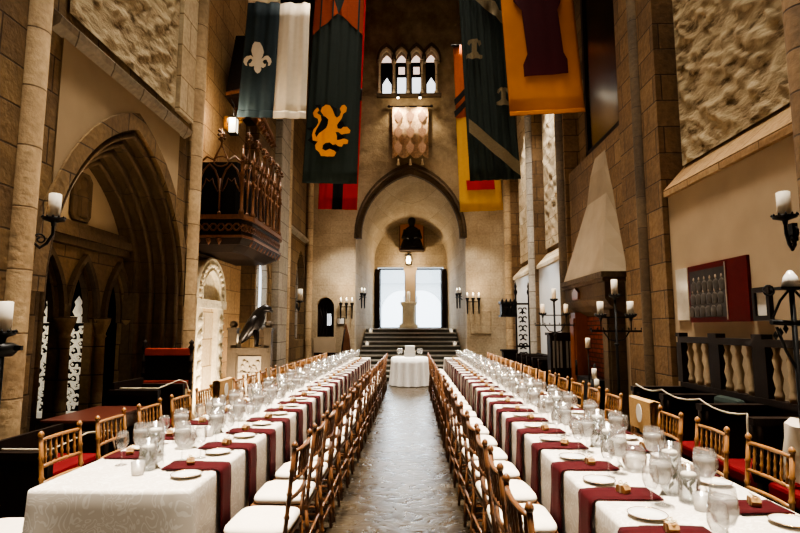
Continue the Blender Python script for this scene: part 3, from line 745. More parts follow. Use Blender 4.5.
# ---------------------------------------------------------------- round table at the foot of the stairs
rt = thing('round_table', 'round table with white floor-length cloth at the foot of stairs', 'table', (-.06, 14.45, 0))
lp = []
for o, z in ((.47, TZ), (.5, TZ-.012), (.505, .6), (.52, .3), (.54, .02)):
    d = (TZ-z)/TZ
    lp.append([((o+.035*d*math.sin(14*a))*math.cos(a), (o+.035*d*math.sin(14*a))*math.sin(a), z) for a in [2*PI*k/84 for k in range(84)]])
mb = MB(); R = mb.loft(lp, closed=True); mb.face(R[0]); mb.build('tablecloth', M['linen'], rt)
MB().tube([(0, 0, 0), (0, 0, TZ-.03)], .05).build('pedestal', M['darkwood'], rt)
ck = thing('tiered_cake', 'small white tiered box cake on the round table', 'cake', (-.06, 14.45, TZ))
MB().box(-.15, .15, -.15, .15, 0, .14).build('lower_tier', M['linen'], ck, bevel=.01)
MB().box(-.13, .13, -.13, .13, .14, .3).build('upper_tier', M['linen'], ck, bevel=.01)
MB().box(-.155, .155, -.155, .155, .125, .145).build('ribbon', M['card'], ck)
for x, y, w in ((-.36, 14.35, 'left of the cake'), (.24, 14.4, 'right of the cake'), (-.3, 14.6, 'behind and left of the cake'), (.18, 14.66, 'behind and right of the cake')):
    dup(P['wg'], (x, y, TZ+.001), 0, 'water goblet on the round table, '+w, 'goblets on the round table')
# ---------------------------------------------------------------- banners
class Banner:
    def __init__(s, label, Y, bl, br, tl, tr, topz, amp=.03, nf=5, tiltY=0.0):
        s.P = [onY(*p, Y) for p in (bl, br, tl, tr)]
        k = lambda b, t: b + (t-b)*((topz-b.z)/(t.z-b.z))
        s.tl, s.tr = k(s.P[0], s.P[2]), k(s.P[1], s.P[3]); s.bl, s.br = s.P[0], s.P[1]
        s.amp, s.nf, s.Y = amp, nf, Y
        s.t = thing('hanging_banner', label, 'banner', (0, 0, 0), 0, 'heraldic banners hanging from the hall walls')
        mb = MB().tube([s.at(-.06, 1.0, .0), s.at(1.06, 1.0, 0)], .03, 8)
        wall = -3.2 if s.tl.x < 0 else 3.05
        a = s.at(.5, 1, 0); mb.tube([a, (wall+(.02 if wall < 0 else .2), a.y, a.z+.25)], .02, 6)
        mb.build('pole', M['iron'], s.t)
    def at(s, u, v, off=0):
        p = s.bl.lerp(s.br, u).lerp(s.tl.lerp(s.tr, u), v)
        ph = 2*PI*s.nf*u
        f = s.amp*(math.sin(ph+1.2*v)+.5*math.sin(2.3*ph+2))*(.35+.65*v)
        return Vector((p.x, p.y + f - off, p.z))
    def uv(s, px, py):
        p = onY(px, py, s.Y); v = (p.z-s.bl.z)/(s.tl.z-s.bl.z)
        a = s.bl.lerp(s.tl, v); b = s.br.lerp(s.tr, v); return ((p.x-a.x)/(b.x-a.x), v)
    def field(s, name, mat, u0, u1, v0, v1, off=0, nu=40, nv=8):
        mb = MB(); n = max(3, int(nu*(u1-u0)))
        front = [[s.at(u0+(u1-u0)*i/n, v0+(v1-v0)*j/nv, off+.004) for i in range(n+1)] for j in range(nv+1)]
        mb.loft(front); o = mb.build(name, mat, s.t, fixn=False)
        m = o.modifiers.new('thick', 'SOLIDIFY'); m.thickness = .006
        return o
    def poly(s, name, mat, pts, off=.02, uv=False):
        q = pts if uv else [s.uv(*p) for p in pts]
        bm = MB(); vs = [bm.bm.verts.new((u, 0, v)) for u, v in q]
        es = [bm.bm.edges.new((vs[i-1], vs[i])) for i in range(len(vs))]
        bmesh.ops.triangle_fill(bm.bm, use_beauty=True, edges=es)
        big = [e for e in bm.bm.edges if abs(e.verts[0].co.x-e.verts[1].co.x) > .05 or abs(e.verts[0].co.z-e.verts[1].co.z) > .04]
        for _ in range(3):
            big = [e for e in bm.bm.edges if abs(e.verts[0].co.x-e.verts[1].co.x) > .045]
            if not big: break
            bmesh.ops.subdivide_edges(bm.bm, edges=big, cuts=1); bmesh.ops.triangulate(bm.bm, faces=bm.bm.faces[:])
        for v in bm.bm.verts: v.co = s.at(v.co.x, v.co.z, off)
        for f in bm.bm.faces: f.smooth = True
        o = bm.build(name, mat, s.t)
        return o
def grow(pts, d):
    A = sum(pts[i-1][0]*pts[i][1]-pts[i][0]*pts[i-1][1] for i in range(len(pts))); sg = 1 if A > 0 else -1
    out = []
    for i, p in enumerate(pts):
        a, b = pts[i-1], pts[(i+1) % len(pts)]
        tx, ty = b[0]-a[0], b[1]-a[1]; l = math.hypot(tx, ty) or 1
        out.append((p[0]+sg*d*ty/l, p[1]-sg*d*tx/l))
    return out
# slate blue and cream banner with fleur-de-lis
b = Banner('slate blue and cream halved banner with white fleur-de-lis, nearest left', 8.5, (237, 117), (306, 119), (248, 0), (310, 2), 10.5, .035, 4)
vc = b.uv(270, 2)[1]
b.field('blue_field', M['navy'], 0, .52, 0, vc); b.field('cream_field', M['cream'], .52, 1, 0, vc)
b.field('upper_blue_field', M['cream'], 0, .52, vc, 1, .002); b.field('upper_cream_field', M['black'], .52, 1, vc, 1, .002)
b.field('blue_hem', M['navy'], 0, .52, 0, .022, .012); b.field('cream_hem', M['cream'], .52, 1, 0, .022, .012)
half = [(146,70),(160,72),(172,92),(180,120),(174,143),(166,160),(185,146),(207,147),(222,162),(226,182),(216,200),(205,203),(207,186),(196,168),(180,166),(172,176),(185,192),(196,190),(192,206),(176,211),(164,206),(165,222),(157,238),(146,246)]
fl = half + [(292-x, y) for x, y in half[-2:0:-1]]
b.poly('fleur_de_lis', M['cream'], [(232+x/5.61, 30+y/5.61) for x, y in fl], .03)
# green banner with golden lion
b = Banner('long dark green banner with a golden rampant lion, left side', 10.8, (302, 183), (357, 184), (315, 0), (364, 0), 11.0, .03, 4)
vt = b.uv(340, 0)[1]; vm = b.uv(338, 14)[1]; v2 = b.uv(338, 35)[1]
b.field('green_field', M['green'], 0, 1, 0, 1, 0, 40, 24)
b.poly('rust_corner', M['rust'], [(0, v2), (.47, vm), (.5, vm), (.0, min(1, vt+.2))][::1], .012, True)
b.poly('rust_corner', M['rust'], [(1, v2), (.53, vm), (.5, vm), (1., min(1, vt+.2))], .012, True)
lion = [(160,90),(185,75),(215,80),(235,110),(250,150),(265,165),(285,150),(295,125),(285,100),(300,80),(320,75),(335,90),(330,120),(310,140),(300,170),(280,195),(265,215),(270,240),(295,245),(310,230),(335,225),(360,250),(355,270),(325,275),(300,285),(275,265),(255,265),(265,295),(265,322),(290,320),(320,310),(345,320),(340,345),(310,350),(300,370),(275,365),(255,350),(235,355),(215,340),(185,345),(165,360),(160,385),(185,400),(215,385),(245,395),(260,410),(245,435),(200,440),(150,435),(140,410),(115,390),(112,360),(130,335),(95,330),(90,290),(100,255),(120,230),(135,200),(130,175),(105,165),(95,135),(115,110),(130,95),(140,115),(125,135),(150,150),(155,180),(140,215),(120,250),(110,280),(120,305),(140,275),(165,255),(190,240),(200,215),(205,180),(190,165),(170,150),(150,120)]
li = [(300+x/7.1, 95+y/7.1) for x, y in lion]
pts = []
for k in range(len(li)):
    a = li[k-1]; c = li[k]; pts.append(((a[0]+c[0])/2, (a[1]+c[1])/2)); pts.append(c)
b.poly('lion_emblem', M['orange'], li, .06)
blob = [(95,85),(160,70),(235,75),(265,130),(300,70),(345,90),(345,150),(320,200),(365,235),(365,280),(300,300),(350,310),(345,360),(270,385),(270,440),(140,445),(85,360),(55,325),(80,300),(50,245),(90,235),(80,150)]
b.poly('black_shadow_of_lion', M['black'], [(300+x/7.1, 95+y/7.1) for x, y in grow(lion, 9)], .027) if False else None
for nm, bl in (('black_patch', [(85,300),(55,325),(90,345),(105,360),(125,345)]), ('black_patch', [(215,75),(262,95),(262,160),(238,115)]), ('black_patch', [(150,150),(200,170),(205,215),(165,250),(125,290),(110,275),(150,210)]), ('black_patch', [(270,190),(310,190),(320,222),(300,240),(272,235)]), ('black_patch', [(268,290),(305,285),(320,308),(290,318),(267,318)]), ('black_patch', [(170,360),(215,345),(280,370),(275,400),(245,392),(215,382),(185,395)]), ('black_patch', [(50,238),(88,232),(95,255),(65,255)]), ('black_patch', [(110,80),(150,72),(152,110),(125,95)])):
    b.poly(nm, M['black'], [(300+x/7.1, 95+y/7.1) for x, y in bl], .048)
# scarlet banner with black pale behind it
b = Banner('scarlet banner with black middle stripe, behind the lion banner', 13.6, (318, 209), (357, 210), (327, 0), (366, 0), 11.3, .03, 3)
b.field('red_field', M['redcloth'], 0, 1, 0, 1, 0, 36, 20); b.field('black_stripe', M['black'], .36, .62, 0, .3, .012, 40, 6)
vb = b.uv(362, 88)[1]; vb2 = b.uv(362, 100)[1]; b.field('black_band', M['black'], 0, 1, vb2, vb, .012)
# golden banner with maroon tower shape
b = Banner('golden banner with maroon keep-shaped panel, nearest on the right', 7.6, (510, 116), (585, 112), (501, 0), (573, 0), 8.5, .02, 2)
b.field('gold_field', M['gold'], 0, 1, 0, 1, 0, 30, 14); b.field('gold_hem', M['gold'], 0, 1, 0, .015, .012)
b.poly('maroon_tower', M['maroon'], [(524, 78), (568, 76), (567, 62), (563, 55), (557, 12), (560, 4), (560, -20), (512, -20), (513, 2), (521, 12), (527, 56), (523, 66)], .02)
# dark green banner with tan bands
b = Banner('dark green banner with tan diagonal bands and pale lilies, right side', 10.4, (470, 181), (521, 179), (459, 0), (505, 0), 10.8, .04, 6)
b.field('green_field', M['green'], 0, 1, 0, 1, 0, 60, 24)
b.poly('tan_band', M['tan'], [(468.5, 119), (519.5, 164), (520, 178), (469, 133)], .05)
b.poly('tan_band', M['tan'], [(463, -8), (506, 28), (504, 17), (485, -8)], .05)
def lily(cx, cy, k):
    h = [(0,-9),(3,-10),(6,-8),(7,-4),(5,-3),(3.4,-6),(2.4,-6),(2.4,3),(5,5),(8,7),(8,10),(0,10)]
    q = [(cx+k*x, cy+k*y) for x, y in h] + [(cx-k*x, cy+k*y) for x, y in h[-2:0:-1]]
    return q
b.poly('lily_emblem', M['tan'], lily(474, 50, 1.0), .05); b.poly('lily_emblem', M['tan'], lily(503, 98, .9), .05)
# yellow banner with black chevrons
b = Banner('yellow banner with black chevrons and red square, far right side', 13.4, (460, 212), (503, 210), (453, 40), (490, 40), 9.0, .025, 3)
b.field('yellow_field', M['yellow'], 0, 1, 0, 1, 0, 36, 20)
b.field('orange_top', M['burnt'], 0, 1, b.uv(456, 118)[1], 1, .004, 36, 6)
for dy in (0, 12): b.poly('black_chevron', M['black'], [(454, 100+dy), (470, 84+dy), (484, 100+dy), (485, 106+dy), (470, 91+dy), (455, 106+dy)], .03)
b.poly('red_square', M['redcloth'], [(466, 181), (494, 181), (495, 191), (467, 191)], .03)
# ---------------------------------------------------------------- tapestry on end wall
t = thing('wall_tapestry', 'pale patterned tapestry on a rod beneath the high windows', 'tapestry', (-.04, 15.85, 6.6))
mb = MB(); cols = 36; L = [[], []]
zt = 1.78
for i in range(cols+1):
    u = -1+2*i/cols; x = u*.56; e = .12+.13*abs(math.sin(u*PI*1.5))**.7
    yy = .025*math.sin(u*9)
    L[0].append((x, yy, .25-e+.12)); L[1].append((x, yy*.6, zt))
mb.loft(L); o = mb.build('cloth', M['tapestry'], t, fixn=False); m = o.modifiers.new('thick', 'SOLIDIFY'); m.thickness = .008
MB().tube([(-.66, 0, zt), (.66, 0, zt)], .025, 8).lathe([(.04, -.02), (.05, .0), (.04, .04), (0, .05)], (-.66, 0, zt), 8).lathe([(.04, -.02), (.05, 0), (.04, .04), (0, .05)], (.66, 0, zt), 8).build('rod', M['darkwood'], t)
for x in (-.37, 0, .37):
    MB().lathe([(0, .1), (.012, .09), (.03, .05), (.022, .035), (.05, -.1), (0, -.1)], (x, -.02, 0), 8).build('tassel', M['twine'], t)
for x in (-.37, 0, .37):
    mb = MB()
    for k in range(3):
        a = .24+.5*k
        mb.prism([(x, a), (x+.1, a+.12), (x+.13, a+.28), (x+.05, a+.34), (x, a+.48), (x-.05, a+.34), (x-.13, a+.28), (x-.1, a+.12)], 'y', -.035, -.03)
    mb.build('woven_motif', plain('rose_wool', 'a07c62', .9, scale=30, noise_amt=.4), t)
# spot fixtures below the high windows
for i, px in enumerate((398, 420)):
    p = onY(px, 97, 15.78)
    s = thing('spotlight', 'small lit spotlight under the high windows, %s of the pair' % ('left', 'right')[i], 'spotlight', p)
    MB().lathe([(.035, .09), (.05, 0), (.05, -.01), (.0, -.01)], seg=10).tube([(0, 0, .05), (0, .14, .12)], .015).build('housing', M['iron'], s)
    MB().lathe([(0, -.055), (.03, -.045), (.042, -.012), (0, -.012)], seg=10).build('bulb', M['glow'], s)
# ---------------------------------------------------------------- icon, lantern, pedestal in the vestibule
p = onY(410, 250, 20.5)
t = thing('icon_panel', 'orange gilded square panel hanging above the doors', 'icon', (0, 20.72, p.z))
MB().box(-.46, .46, -.02, .02, 0, 1.28).build('gilded_board', M['orange'], t); MB().box(-.49, .49, .0, .04, -.03, 1.31).build('frame', M['redwood'], t)
t = thing('hanging_statue', 'dark seated robed figure statue hung before the orange panel', 'statue', (0, 20.2, p.z-.02))
mb = MB()
mb.lathe([(0, 0), (.44, 0), (.45, .1), (.38, .28), (.32, .42), (.28, .58), (.27, .72), (.23, .82), (.11, .89), (.09, .95), (0, .95)], seg=18, M=Matrix.Diagonal((1, .55, 1, 1)))
mb.lathe([(0, .9), (.1, .93), (.145, 1.05), (.15, 1.13), (.11, 1.24), (0, 1.29)], seg=14)
mb.tube([(-.25, 0, .74), (-.32, -.12, .44), (-.08, -.26, .4)], [.08, .09, .06], 8).tube([(.25, 0, .74), (.32, -.12, .44), (.08, -.26, .4)], [.08, .09, .06], 8)
mb.build('robed_figure', M['bronze'], t)
MB().tube([(0, 0, 1.25), (0, 0, 2.3)], .02).build('hanging_rod', M['iron'], t); MB().box(-.46, .46, -.28, .28, -.06, 0).build('plinth', M['darkwood'], t)
p = onY(408.5, 260, 20.4)
t = thing('hanging_lantern', 'small lit iron lantern hanging above the door mullion', 'lantern', p)
MB().lathe([(0, .26), (.05, .25), (.16, .2), (.15, .19), (0, .2)], seg=6).lathe([(.13, -.2), (.13, -.17), (0, -.22)], seg=6).tube([(0, 0, .25), (0, .4, .27)], .015).tube([(.13, 0, -.18), (.13, 0, .2)], .012).tube([(-.13, 0, -.18), (-.13, 0, .2)], .012).tube([(0, -.13, -.18), (0, -.13, .2)], .012).build('iron_cage', M['iron'], t)
MB().lathe([(0, -.15), (.07, -.12), (.09, 0), (.06, .14), (0, .16)], seg=10).build('lamp_glass', M['glow'], t)
t = thing('pedestal', 'carved white stone pedestal before the door mullion', 'pedestal', (-.13, 20.3, 1.5))
MB().lathe([(.36, 0), (.36, .12), (.25, .2), (.24, .8), (.3, .9), (.32, 1.0), (0, 1.0)], seg=12).build('shaft', M['carved'], t)
tag(MB().lathe([(0, 0), (.06, 0), (.06, .38), (.02, .4), (0, .4)], seg=10).build('pillar_candle', M['wax'], loc=(-.13, 20.3, 2.5)), 'pale pillar candle on the white pedestal between the doors', 'candle')
# ---------------------------------------------------------------- candles and sconces
def candle(name, lab, loc, r, h, grp=None, flame=False):
    loc = Vector(loc)+Vector((0, 0, .004)) if name == 'sconce_candle' else loc
    o = MB().lathe([(0, 0), (r, 0), (r*1.01, h*.5), (r, h-.005), (r*.8, h), (r*.5, h-.008), (0, h-.01)], seg=16)
    t = thing(name, lab, 'candle', loc, 0, grp)
    wx_ = o.build('wax', M['wax'], t)
    MB().tube([(0, 0, h-.012), (.002, 0, h+.012)], .002, 4).build('wick', M['iron'], wx_)
    return t
def cup(mb, c, r):
    mb.lathe([(0, -.05), (.015, -.05), (.02, -.02), (r*.7, -.012), (r*1.35, 0), (r*1.4, .018), (r*1.3, .018), (0, .004)], c, 14)
    for k in range(12):
        a = k*PI/6; mb.lathe([(0, -.008), (.011, .0), (0, .018)], (c[0]+r*1.38*math.cos(a), c[1]+r*1.38*math.sin(a), c[2]+.02), 5)
def wall_sconce(lab, base, wall_pt, r):
    t = thing('candle_sconce', lab, 'sconce', base)
    mb = MB(); cup(mb, (0, 0, 0), r); mb.build('drip_pan', M['iron'], t)
    w = Vector(wall_pt)-Vector(base); d = w.normalized()
    mb = MB(); mb.tube([(0, 0, -.04), (0, 0, -.12), (w*.25)[:2]+(-.2,), (w*.55)[:2]+(-.24,), (w*.85)[:2]+(-.2,), (w*1.0)[:2]+(-.12,)], .013, 7)
    c = Vector((w.x*.55, w.y*.55, -.17)); mb.tube([c+Vector((d.x*.05*math.cos(a*.6)*(1-a*.06), d.y*.05*math.cos(a*.6)*(1-a*.06), .05*math.sin(a*.6)*(1-a*.06))) for a in range(14)], .008, 6)
    mb.build('scroll_arm', M['iron'], t)
    MB().lathe([(.05, -.02), (.05, .0), (0, .0)], (w.x, w.y, -.1), 10, Matrix.Rotation(PI/2, 4, 'Y')).box(w.x-.03, w.x+.01, w.y-.02, w.y+.03, -.17, -.03).build('back_plate', M['iron'], t)
    return t
p = Vector((-2.97, 4.26, 2.43))
wall_sconce('black scrolled iron sconce on the left wall shaft', p, (-3.07, 4.14, 2.43), .06); candle('pillar_candle', 'thick ivory candle on the left shaft sconce', p+Vector((0, 0, .005)), .047, .22)
p = Vector((2.86, 4.06, 2.38))
wall_sconce('black iron sconce at the right edge', p, (2.97, 4.12, 2.38), .06); candle('pillar_candle', 'ivory candle on the sconce at the right edge', p+Vector((0, 0, .005)), .047, .2)
q = onX(300, 302, -2.95)
wall_sconce('iron sconce with candle on the far left shaft', q, (-3.05, q.y+.15, q.z), .07); candle('pillar_candle', 'ivory candle on the far left shaft sconce', q+Vector((0, 0, .005)), .07, .34)
def trio(lab, c, nrm, n=3):
    t = thing('candle_sconce', lab, 'sconce', c)
    mb = MB(); sx = Vector((-nrm[1], nrm[0], 0))
    for k in range(n):
        o = sx*(.17*(k-(n-1)/2)) + Vector(nrm)*.14
        mb.lathe([(0, -.5), (.02, -.46), (.03, -.1), (.06, -.02), (.06, 0), (0, 0)], o, 8)
    mb.tube([sx*-.2+Vector(nrm)*.14+Vector((0, 0, -.12)), sx*.2+Vector(nrm)*.14+Vector((0, 0, -.12))], .015).tube([Vector(nrm)*.14+Vector((0, 0, -.12)), Vector((0, 0, -.2))], .02)
    mb.build('bracket', M['iron'], t)
    for k in range(n):
        o = sx*(.17*(k-(n-1)/2)) + Vector(nrm)*.14
        cc = candle('sconce_candle', 'short %s lit candle of the %s' % (('left', 'middle', 'right')[k] if n == 3 else ('left', 'right')[k], lab), Vector(c)+o, .028, .1)
        MB().lathe([(0, .0), (.014, .02), (.008, .045), (0, .07)], (0, 0, .092), 8).build('flame', M['glow'], cc)
for px, py, Y, lab in ((347, 303, 15.98, 'three-light iron sconce on end wall left of stairs'), (472.5, 298, 15.98, 'three-light iron sconce on end wall right of stairs')):
    trio(lab, onY(px, py, Y), (0, -1, 0))
trio('two-light iron sconce on left vestibule side', Vector((-1.66, 16.7, onY(360, 293, 16.6).z)), (.9, -.44, 0), 2)
trio('two-light iron sconce on right vestibule side', Vector((1.58, 16.7, onY(461, 293, 16.6).z)), (-.9, -.44, 0), 2)
# tea lights on stairs
for i, (px, py, k) in enumerate(((363, 343, 6), (371.5, 334, 9), (449.5, 334, 9), (457, 343, 6))):
    s = -1 if i < 2 else 1; y = 15.55+k*.285+.14; t_ = max(0, (y-16)/4.8)
    c = thing('tea_light', 'glowing tea light at the %s end of the %s stair step' % ('left' if s < 0 else 'right', ORD[k]), 'candle', (EC+s*(1.5-.26*t_), y, (k+1)*1.5/11+.001), 0, 'tea lights on the stair ends')
    MB().lathe([(0, 0), (.06, 0), (.075, .12), (.07, .12), (.055, .01), (0, .01)], seg=12).build('glass', M['frost'], c)
    MB().lathe([(0, .012), (.045, .012), (.045, .06), (.015, .11), (0, .13)], seg=10).build('flame', M['glow_soft'], c)
# ---------------------------------------------------------------- floor candelabra
def candelabrum(lab, loc, h, w, n, rz=0):
    t = thing('floor_candelabrum', lab, 'candelabrum', loc, rz)
    MB().tube([(0, 0, .12), (0, 0, h)], .017, 8).lathe([(.017, h*.35), (.035, h*.36), (.017, h*.37)], seg=10).lathe([(.017, h*.7), (.035, h*.71), (.017, h*.72)], seg=10).build('pole', M['iron'], t)
    for k in range(3):
        a = k*2*PI/3+.5; MB().tube([(0, 0, .2), (.1*math.cos(a), .1*math.sin(a), .14), (.17*math.cos(a), .17*math.sin(a), .015), (.21*math.cos(a), .21*math.sin(a), .012)], .013, 6).build('foot', M['iron'], t)
    mb = MB().box(-w, w, -.014, .014, h*.785, h*.785+.022); mb.box(-w*.6, w*.6, -.012, .012, h*.87, h*.87+.018)
    for s in (-1, 1):
        mb.tube([(0, 0, h*.73), (s*w*.3, 0, h*.74), (s*w*.5, 0, h*.785)], .009); mb.tube([(s*w*.6, 0, h*.785), (s*w*.6, 0, h*.93)], .009)
        for k in range(4): mb.lathe([(0, 0), (.012, .015), (0, .04)], (s*w*(.25+.25*k), 0, h*.785+.02), 6)
    bars = mb.build('cross_bars', M['iron'], t)
    out = []
    pos = [(0, 0, h)] + [(s*w*.6, 0, h*.88) for s in (-1, 1)]
    if n == 5: pos += [(0, s*w*.5, h*.88) for s in (-1, 1)]
    for c in pos:
        mb = MB(); cup(mb, c, .045); 
        if c[2] < h: mb.tube([(c[0], c[1], h*.87), (c[0], c[1], c[2]-.02)], .009)
        mb.build('candle_cup', M['iron'], bars)
    R = Matrix.Rotation(rz, 3, 'Z')
    for k, c in enumerate(pos[:n]):
        candle('pillar_candle', ('tall top', 'left', 'right', 'front', 'rear')[k]+' ivory candle of the '+lab, Vector(loc)+R @ Vector(c)+Vector((0, 0, .006)), .036, .17 if k else .2)
    return t
candelabrum('tall black iron candelabrum before the plaster pier by fireplace', (2.37, 6.25, 0), 1.9, .29, 3)
candelabrum('tall black iron candelabrum beyond the fireplace', (2.42, 9.1, 0), 2.0, .33, 3)
# left edge stand
t = thing('candle_stand', 'tall black iron candle stand at the left edge', 'candle stand', (-2.66, 3.42, 0))
MB().tube([(0, 0, .1), (0, 0, 1.5)], .016, 8).build('pole', M['iron'], t)
mb = MB(); cup(mb, (0, 0, 1.5), .05); mb.lathe([(.06, 1.36), (.09, 1.4), (.09, 1.43), (.05, 1.45), (0, 1.45)], seg=8).box(-.12, .13, -.012, .012, 1.4, 1.43); mb.build('drip_pan', M['iron'], t)
for k in range(3):
    a = k*2*PI/3+.3; MB().tube([(0, 0, .18), (.1*math.cos(a), .1*math.sin(a), .12), (.18*math.cos(a), .18*math.sin(a), .012)], .013, 6).build('foot', M['iron'], t)
candle('pillar_candle', 'ivory candle on the iron stand at the left edge', (-2.66, 3.42, 1.507), .043, .21)
# right edge stand with scrolls
t = thing('candle_stand', 'black scrolled iron stand with white lamp at the right edge', 'candle stand', (2.2, 3.12, 0))
MB().tube([(0, 0, .1), (0, 0, 1.78)], .014, 8).build('pole', M['iron'], t)
mb = MB().tube([(-.13, 0, 1.58), (0, 0, 1.57), (.13, 0, 1.58)], .016, 6)
for s in (-1, 1):
    mb.tube([(0, 0, 1.78), (s*.07, 0, 1.7), (s*.12, 0, 1.6)], .008, 6); mb.tube([(0, 0, 1.3), (s*.06, 0, 1.42), (s*.1, 0, 1.55)], .009, 6)
    for k in range(3): mb.lathe([(0, -.03), (.016, 0), (0, .03)], (s*(.05+.03*k), 0, 1.54-.02*k), 6)
    mb.tube([(s*(.13+.03*math.cos(a)), 0, 1.76+.03*math.sin(a)) for a in [k*.6 for k in range(11)]], .006, 5)
mb.box(-.09, .09, -.05, .05, 1.765, 1.78)
mb.build('scrollwork', M['iron'], t)
MB().lathe([(0, 1.782), (.05, 1.782), (.035, 1.84), (.012, 1.875), (0, 1.88)], seg=12).build('lamp_glass', M['china'], t)
for k in range(3):
    a = k*2*PI/3+PI/2; MB().tube([(0, 0, .16), (.06*math.cos(a), .06*math.sin(a), .1), (.1*math.cos(a), .1*math.sin(a), .012)], .012, 6).build('foot', M['iron'], t)
# ---------------------------------------------------------------- carved oak balcony (oriel) on the left wall
t = thing('carved_balcony', 'dark carved oak balcony with gilded gothic tracery on left wall', 'balcony', (0, 0, 0))
bx0, bx1, by0, by1, bz = XN+.003, -2.72, 8.25, 10.6, 3.0
pl0 = [(bx0, by0), (bx1-.0, by0), (bx1+.09, by0+.3), (bx1+.09, by1-.3), (bx1, by1), (bx0, by1)]
def slab(z0, z1, g): return [[(x+.004+g*(1 if x > bx0 else 0), y+g*(1 if y > 9.5 else -1), z) for x, y in pl0] for z in (z0, z1)]
def pslab(mb, z0, z1, g0, g1=None):
    g1 = g0 if g1 is None else g1
    lo = slab(z0, z1, g0)[0]; hi = slab(z0, z1, g1)[1]
    R = mb.loft([lo, hi], closed=True, smooth=False); mb.face(R[0][::-1]); mb.face(R[1]); return mb
pslab(MB(), bz, bz+.26, 0).build('frieze', M['darkwood'], t)
pslab(pslab(MB(), bz+.26, bz+.33, .05), bz-.04, bz, .04).build('moulding', M['midwood'], t)
mb = MB(); pslab(mb, bz-.14, bz-.04, -.03, .03); pslab(mb, bz-.24, bz-.14, -.22, -.05); mb.build('corbel', M['darkwood'], t)
# vine carving on the frieze
def wave(p0, p1, z, amp, n):
    P0, P1 = Vector(p0), Vector(p1)
    return [P0.lerp(P1, k/(n*6)) + Vector((0, 0, z+amp*math.sin(k*PI/3))) for k in range(n*6+1)]
mb = MB()
for ph in (1, -1):
    mb.tube(wave((bx0+.03, by0-.015, 0), (bx1, by0-.015, 0), bz+.13, .06*ph, 3), .017, 5); mb.tube(wave((bx1+.105, by0+.3, 0), (bx1+.105, by1-.3, 0), bz+.13, .06*ph, 9), .017, 5)
    mb.tube(wave((bx1+.005, by0, 0), (bx1+.1, by0+.3, 0), bz+.13, .06*ph, 2), .017, 5)
mb.build('vine_carving', M['midwood'], t)
for c in [(bx1+.07, by0+.3+.2*k, bz-.06) for k in range(10)] + [(bx0+.1+.17*k, by0, bz-.06) for k in range(3)]:
    MB().lathe([(0, -.1), (.03, -.05), (.05, 0), (0, .02)], c, 6).build('carved_drop', M['midwood'], t)
gz = bz+.33
gilt = plain('worn_gilded_oak', '5e3c22', .45, noise_amt=.3, scale=16)
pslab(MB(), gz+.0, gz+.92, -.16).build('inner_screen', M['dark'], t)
def bay(p0, p1, fin):
    p0, p1 = Vector(p0), Vector(p1); e = p1-p0; L = e.length; u = e.normalized()
    def Q(a, z): return p0+u*(a*L)+Vector((0, 0, z))
    mb = MB(); h = .5
    for s0 in (0, .5):       # two lancets
        pts = [Q(s0+.5*(x+1)/2, gz+h+z) for x, z in ((-.92, -.1), (-.8, .1), (-.5, .24), (0, .34), (.5, .24), (.8, .1), (.92, -.1))]
        mb.tube(pts, .016, 5)
        pts = [Q(s0+.5*(x+1)/2, gz+h+z) for x, z in ((-.8, -.12), (-.4, .02), (-.3, .1), (0, .05), (.3, .1), (.4, .02), (.8, -.12))]
        mb.tube(pts, .011, 5)
    mb.tube([Q(x, gz+h+z) for x, z in ((0, .12), (.03, .36), (.18, .46), (.34, .4), (.5, .66), (.66, .4), (.82, .46), (.97, .36), (1, .12))], .02, 5)
    mb.tube([Q(.5+.17*math.cos(a), gz+h+.38+.085*math.sin(a)) for a in [k*.7 for k in range(10)]], .012, 5)
    tr_ = mb.build('tracery', gilt, t)
    MB().tube([Q(.5, gz), Q(.5, gz+h+.1)], .016, 6).lathe([(.03, 0), (.03, .04), (.017, .06)], Q(.5, gz), 8).build('mullion', gilt, t)
    mb = MB(); c = Q(.5, gz+h+.66)
    mb.lathe([(.02, -.05), (.015, .04), (.035, .06), (.015, .08), (.012, .14), (0, .3)], c, 8)
    for k in range(8):
        a = k*PI/4+.2; z = .1+.06*(k % 3); mb.lathe([(0, -.03), (.035, 0), (0, .035)], c+Vector((.045*math.cos(a), .045*math.sin(a), z)), 6)
    mb.build('finial', gilt, tr_)
ct = [Vector((max(x, bx0+.06), y, 0)) for x, y in pl0]
edges = [(ct[0], ct[1]), (ct[1], ct[2])] + [(ct[2].lerp(ct[3], k/4), ct[2].lerp(ct[3], (k+1)/4)) for k in range(4)] + [(ct[3], ct[4])]
for a, b_ in edges: bay(a, b_, True)
for k, c in enumerate([e[0] for e in edges]+[ct[4]]):
    mb = MB().lathe([(.045, gz), (.045, gz+.06), (.026, gz+.1), (.026, gz+.62), (.05, gz+.66), (.028, gz+.72), (.02, gz+.9), (.035, gz+.93), (.0, gz+1.15)], (c.x, c.y, 0), 8)
    for q in range(5): mb.lathe([(0, -.025), (.028, 0), (0, .025)], (c.x+.02*math.cos(q*2), c.y+.02*math.sin(q*2), gz+.74+.07*q), 6)
    mb.build('post', gilt, t)
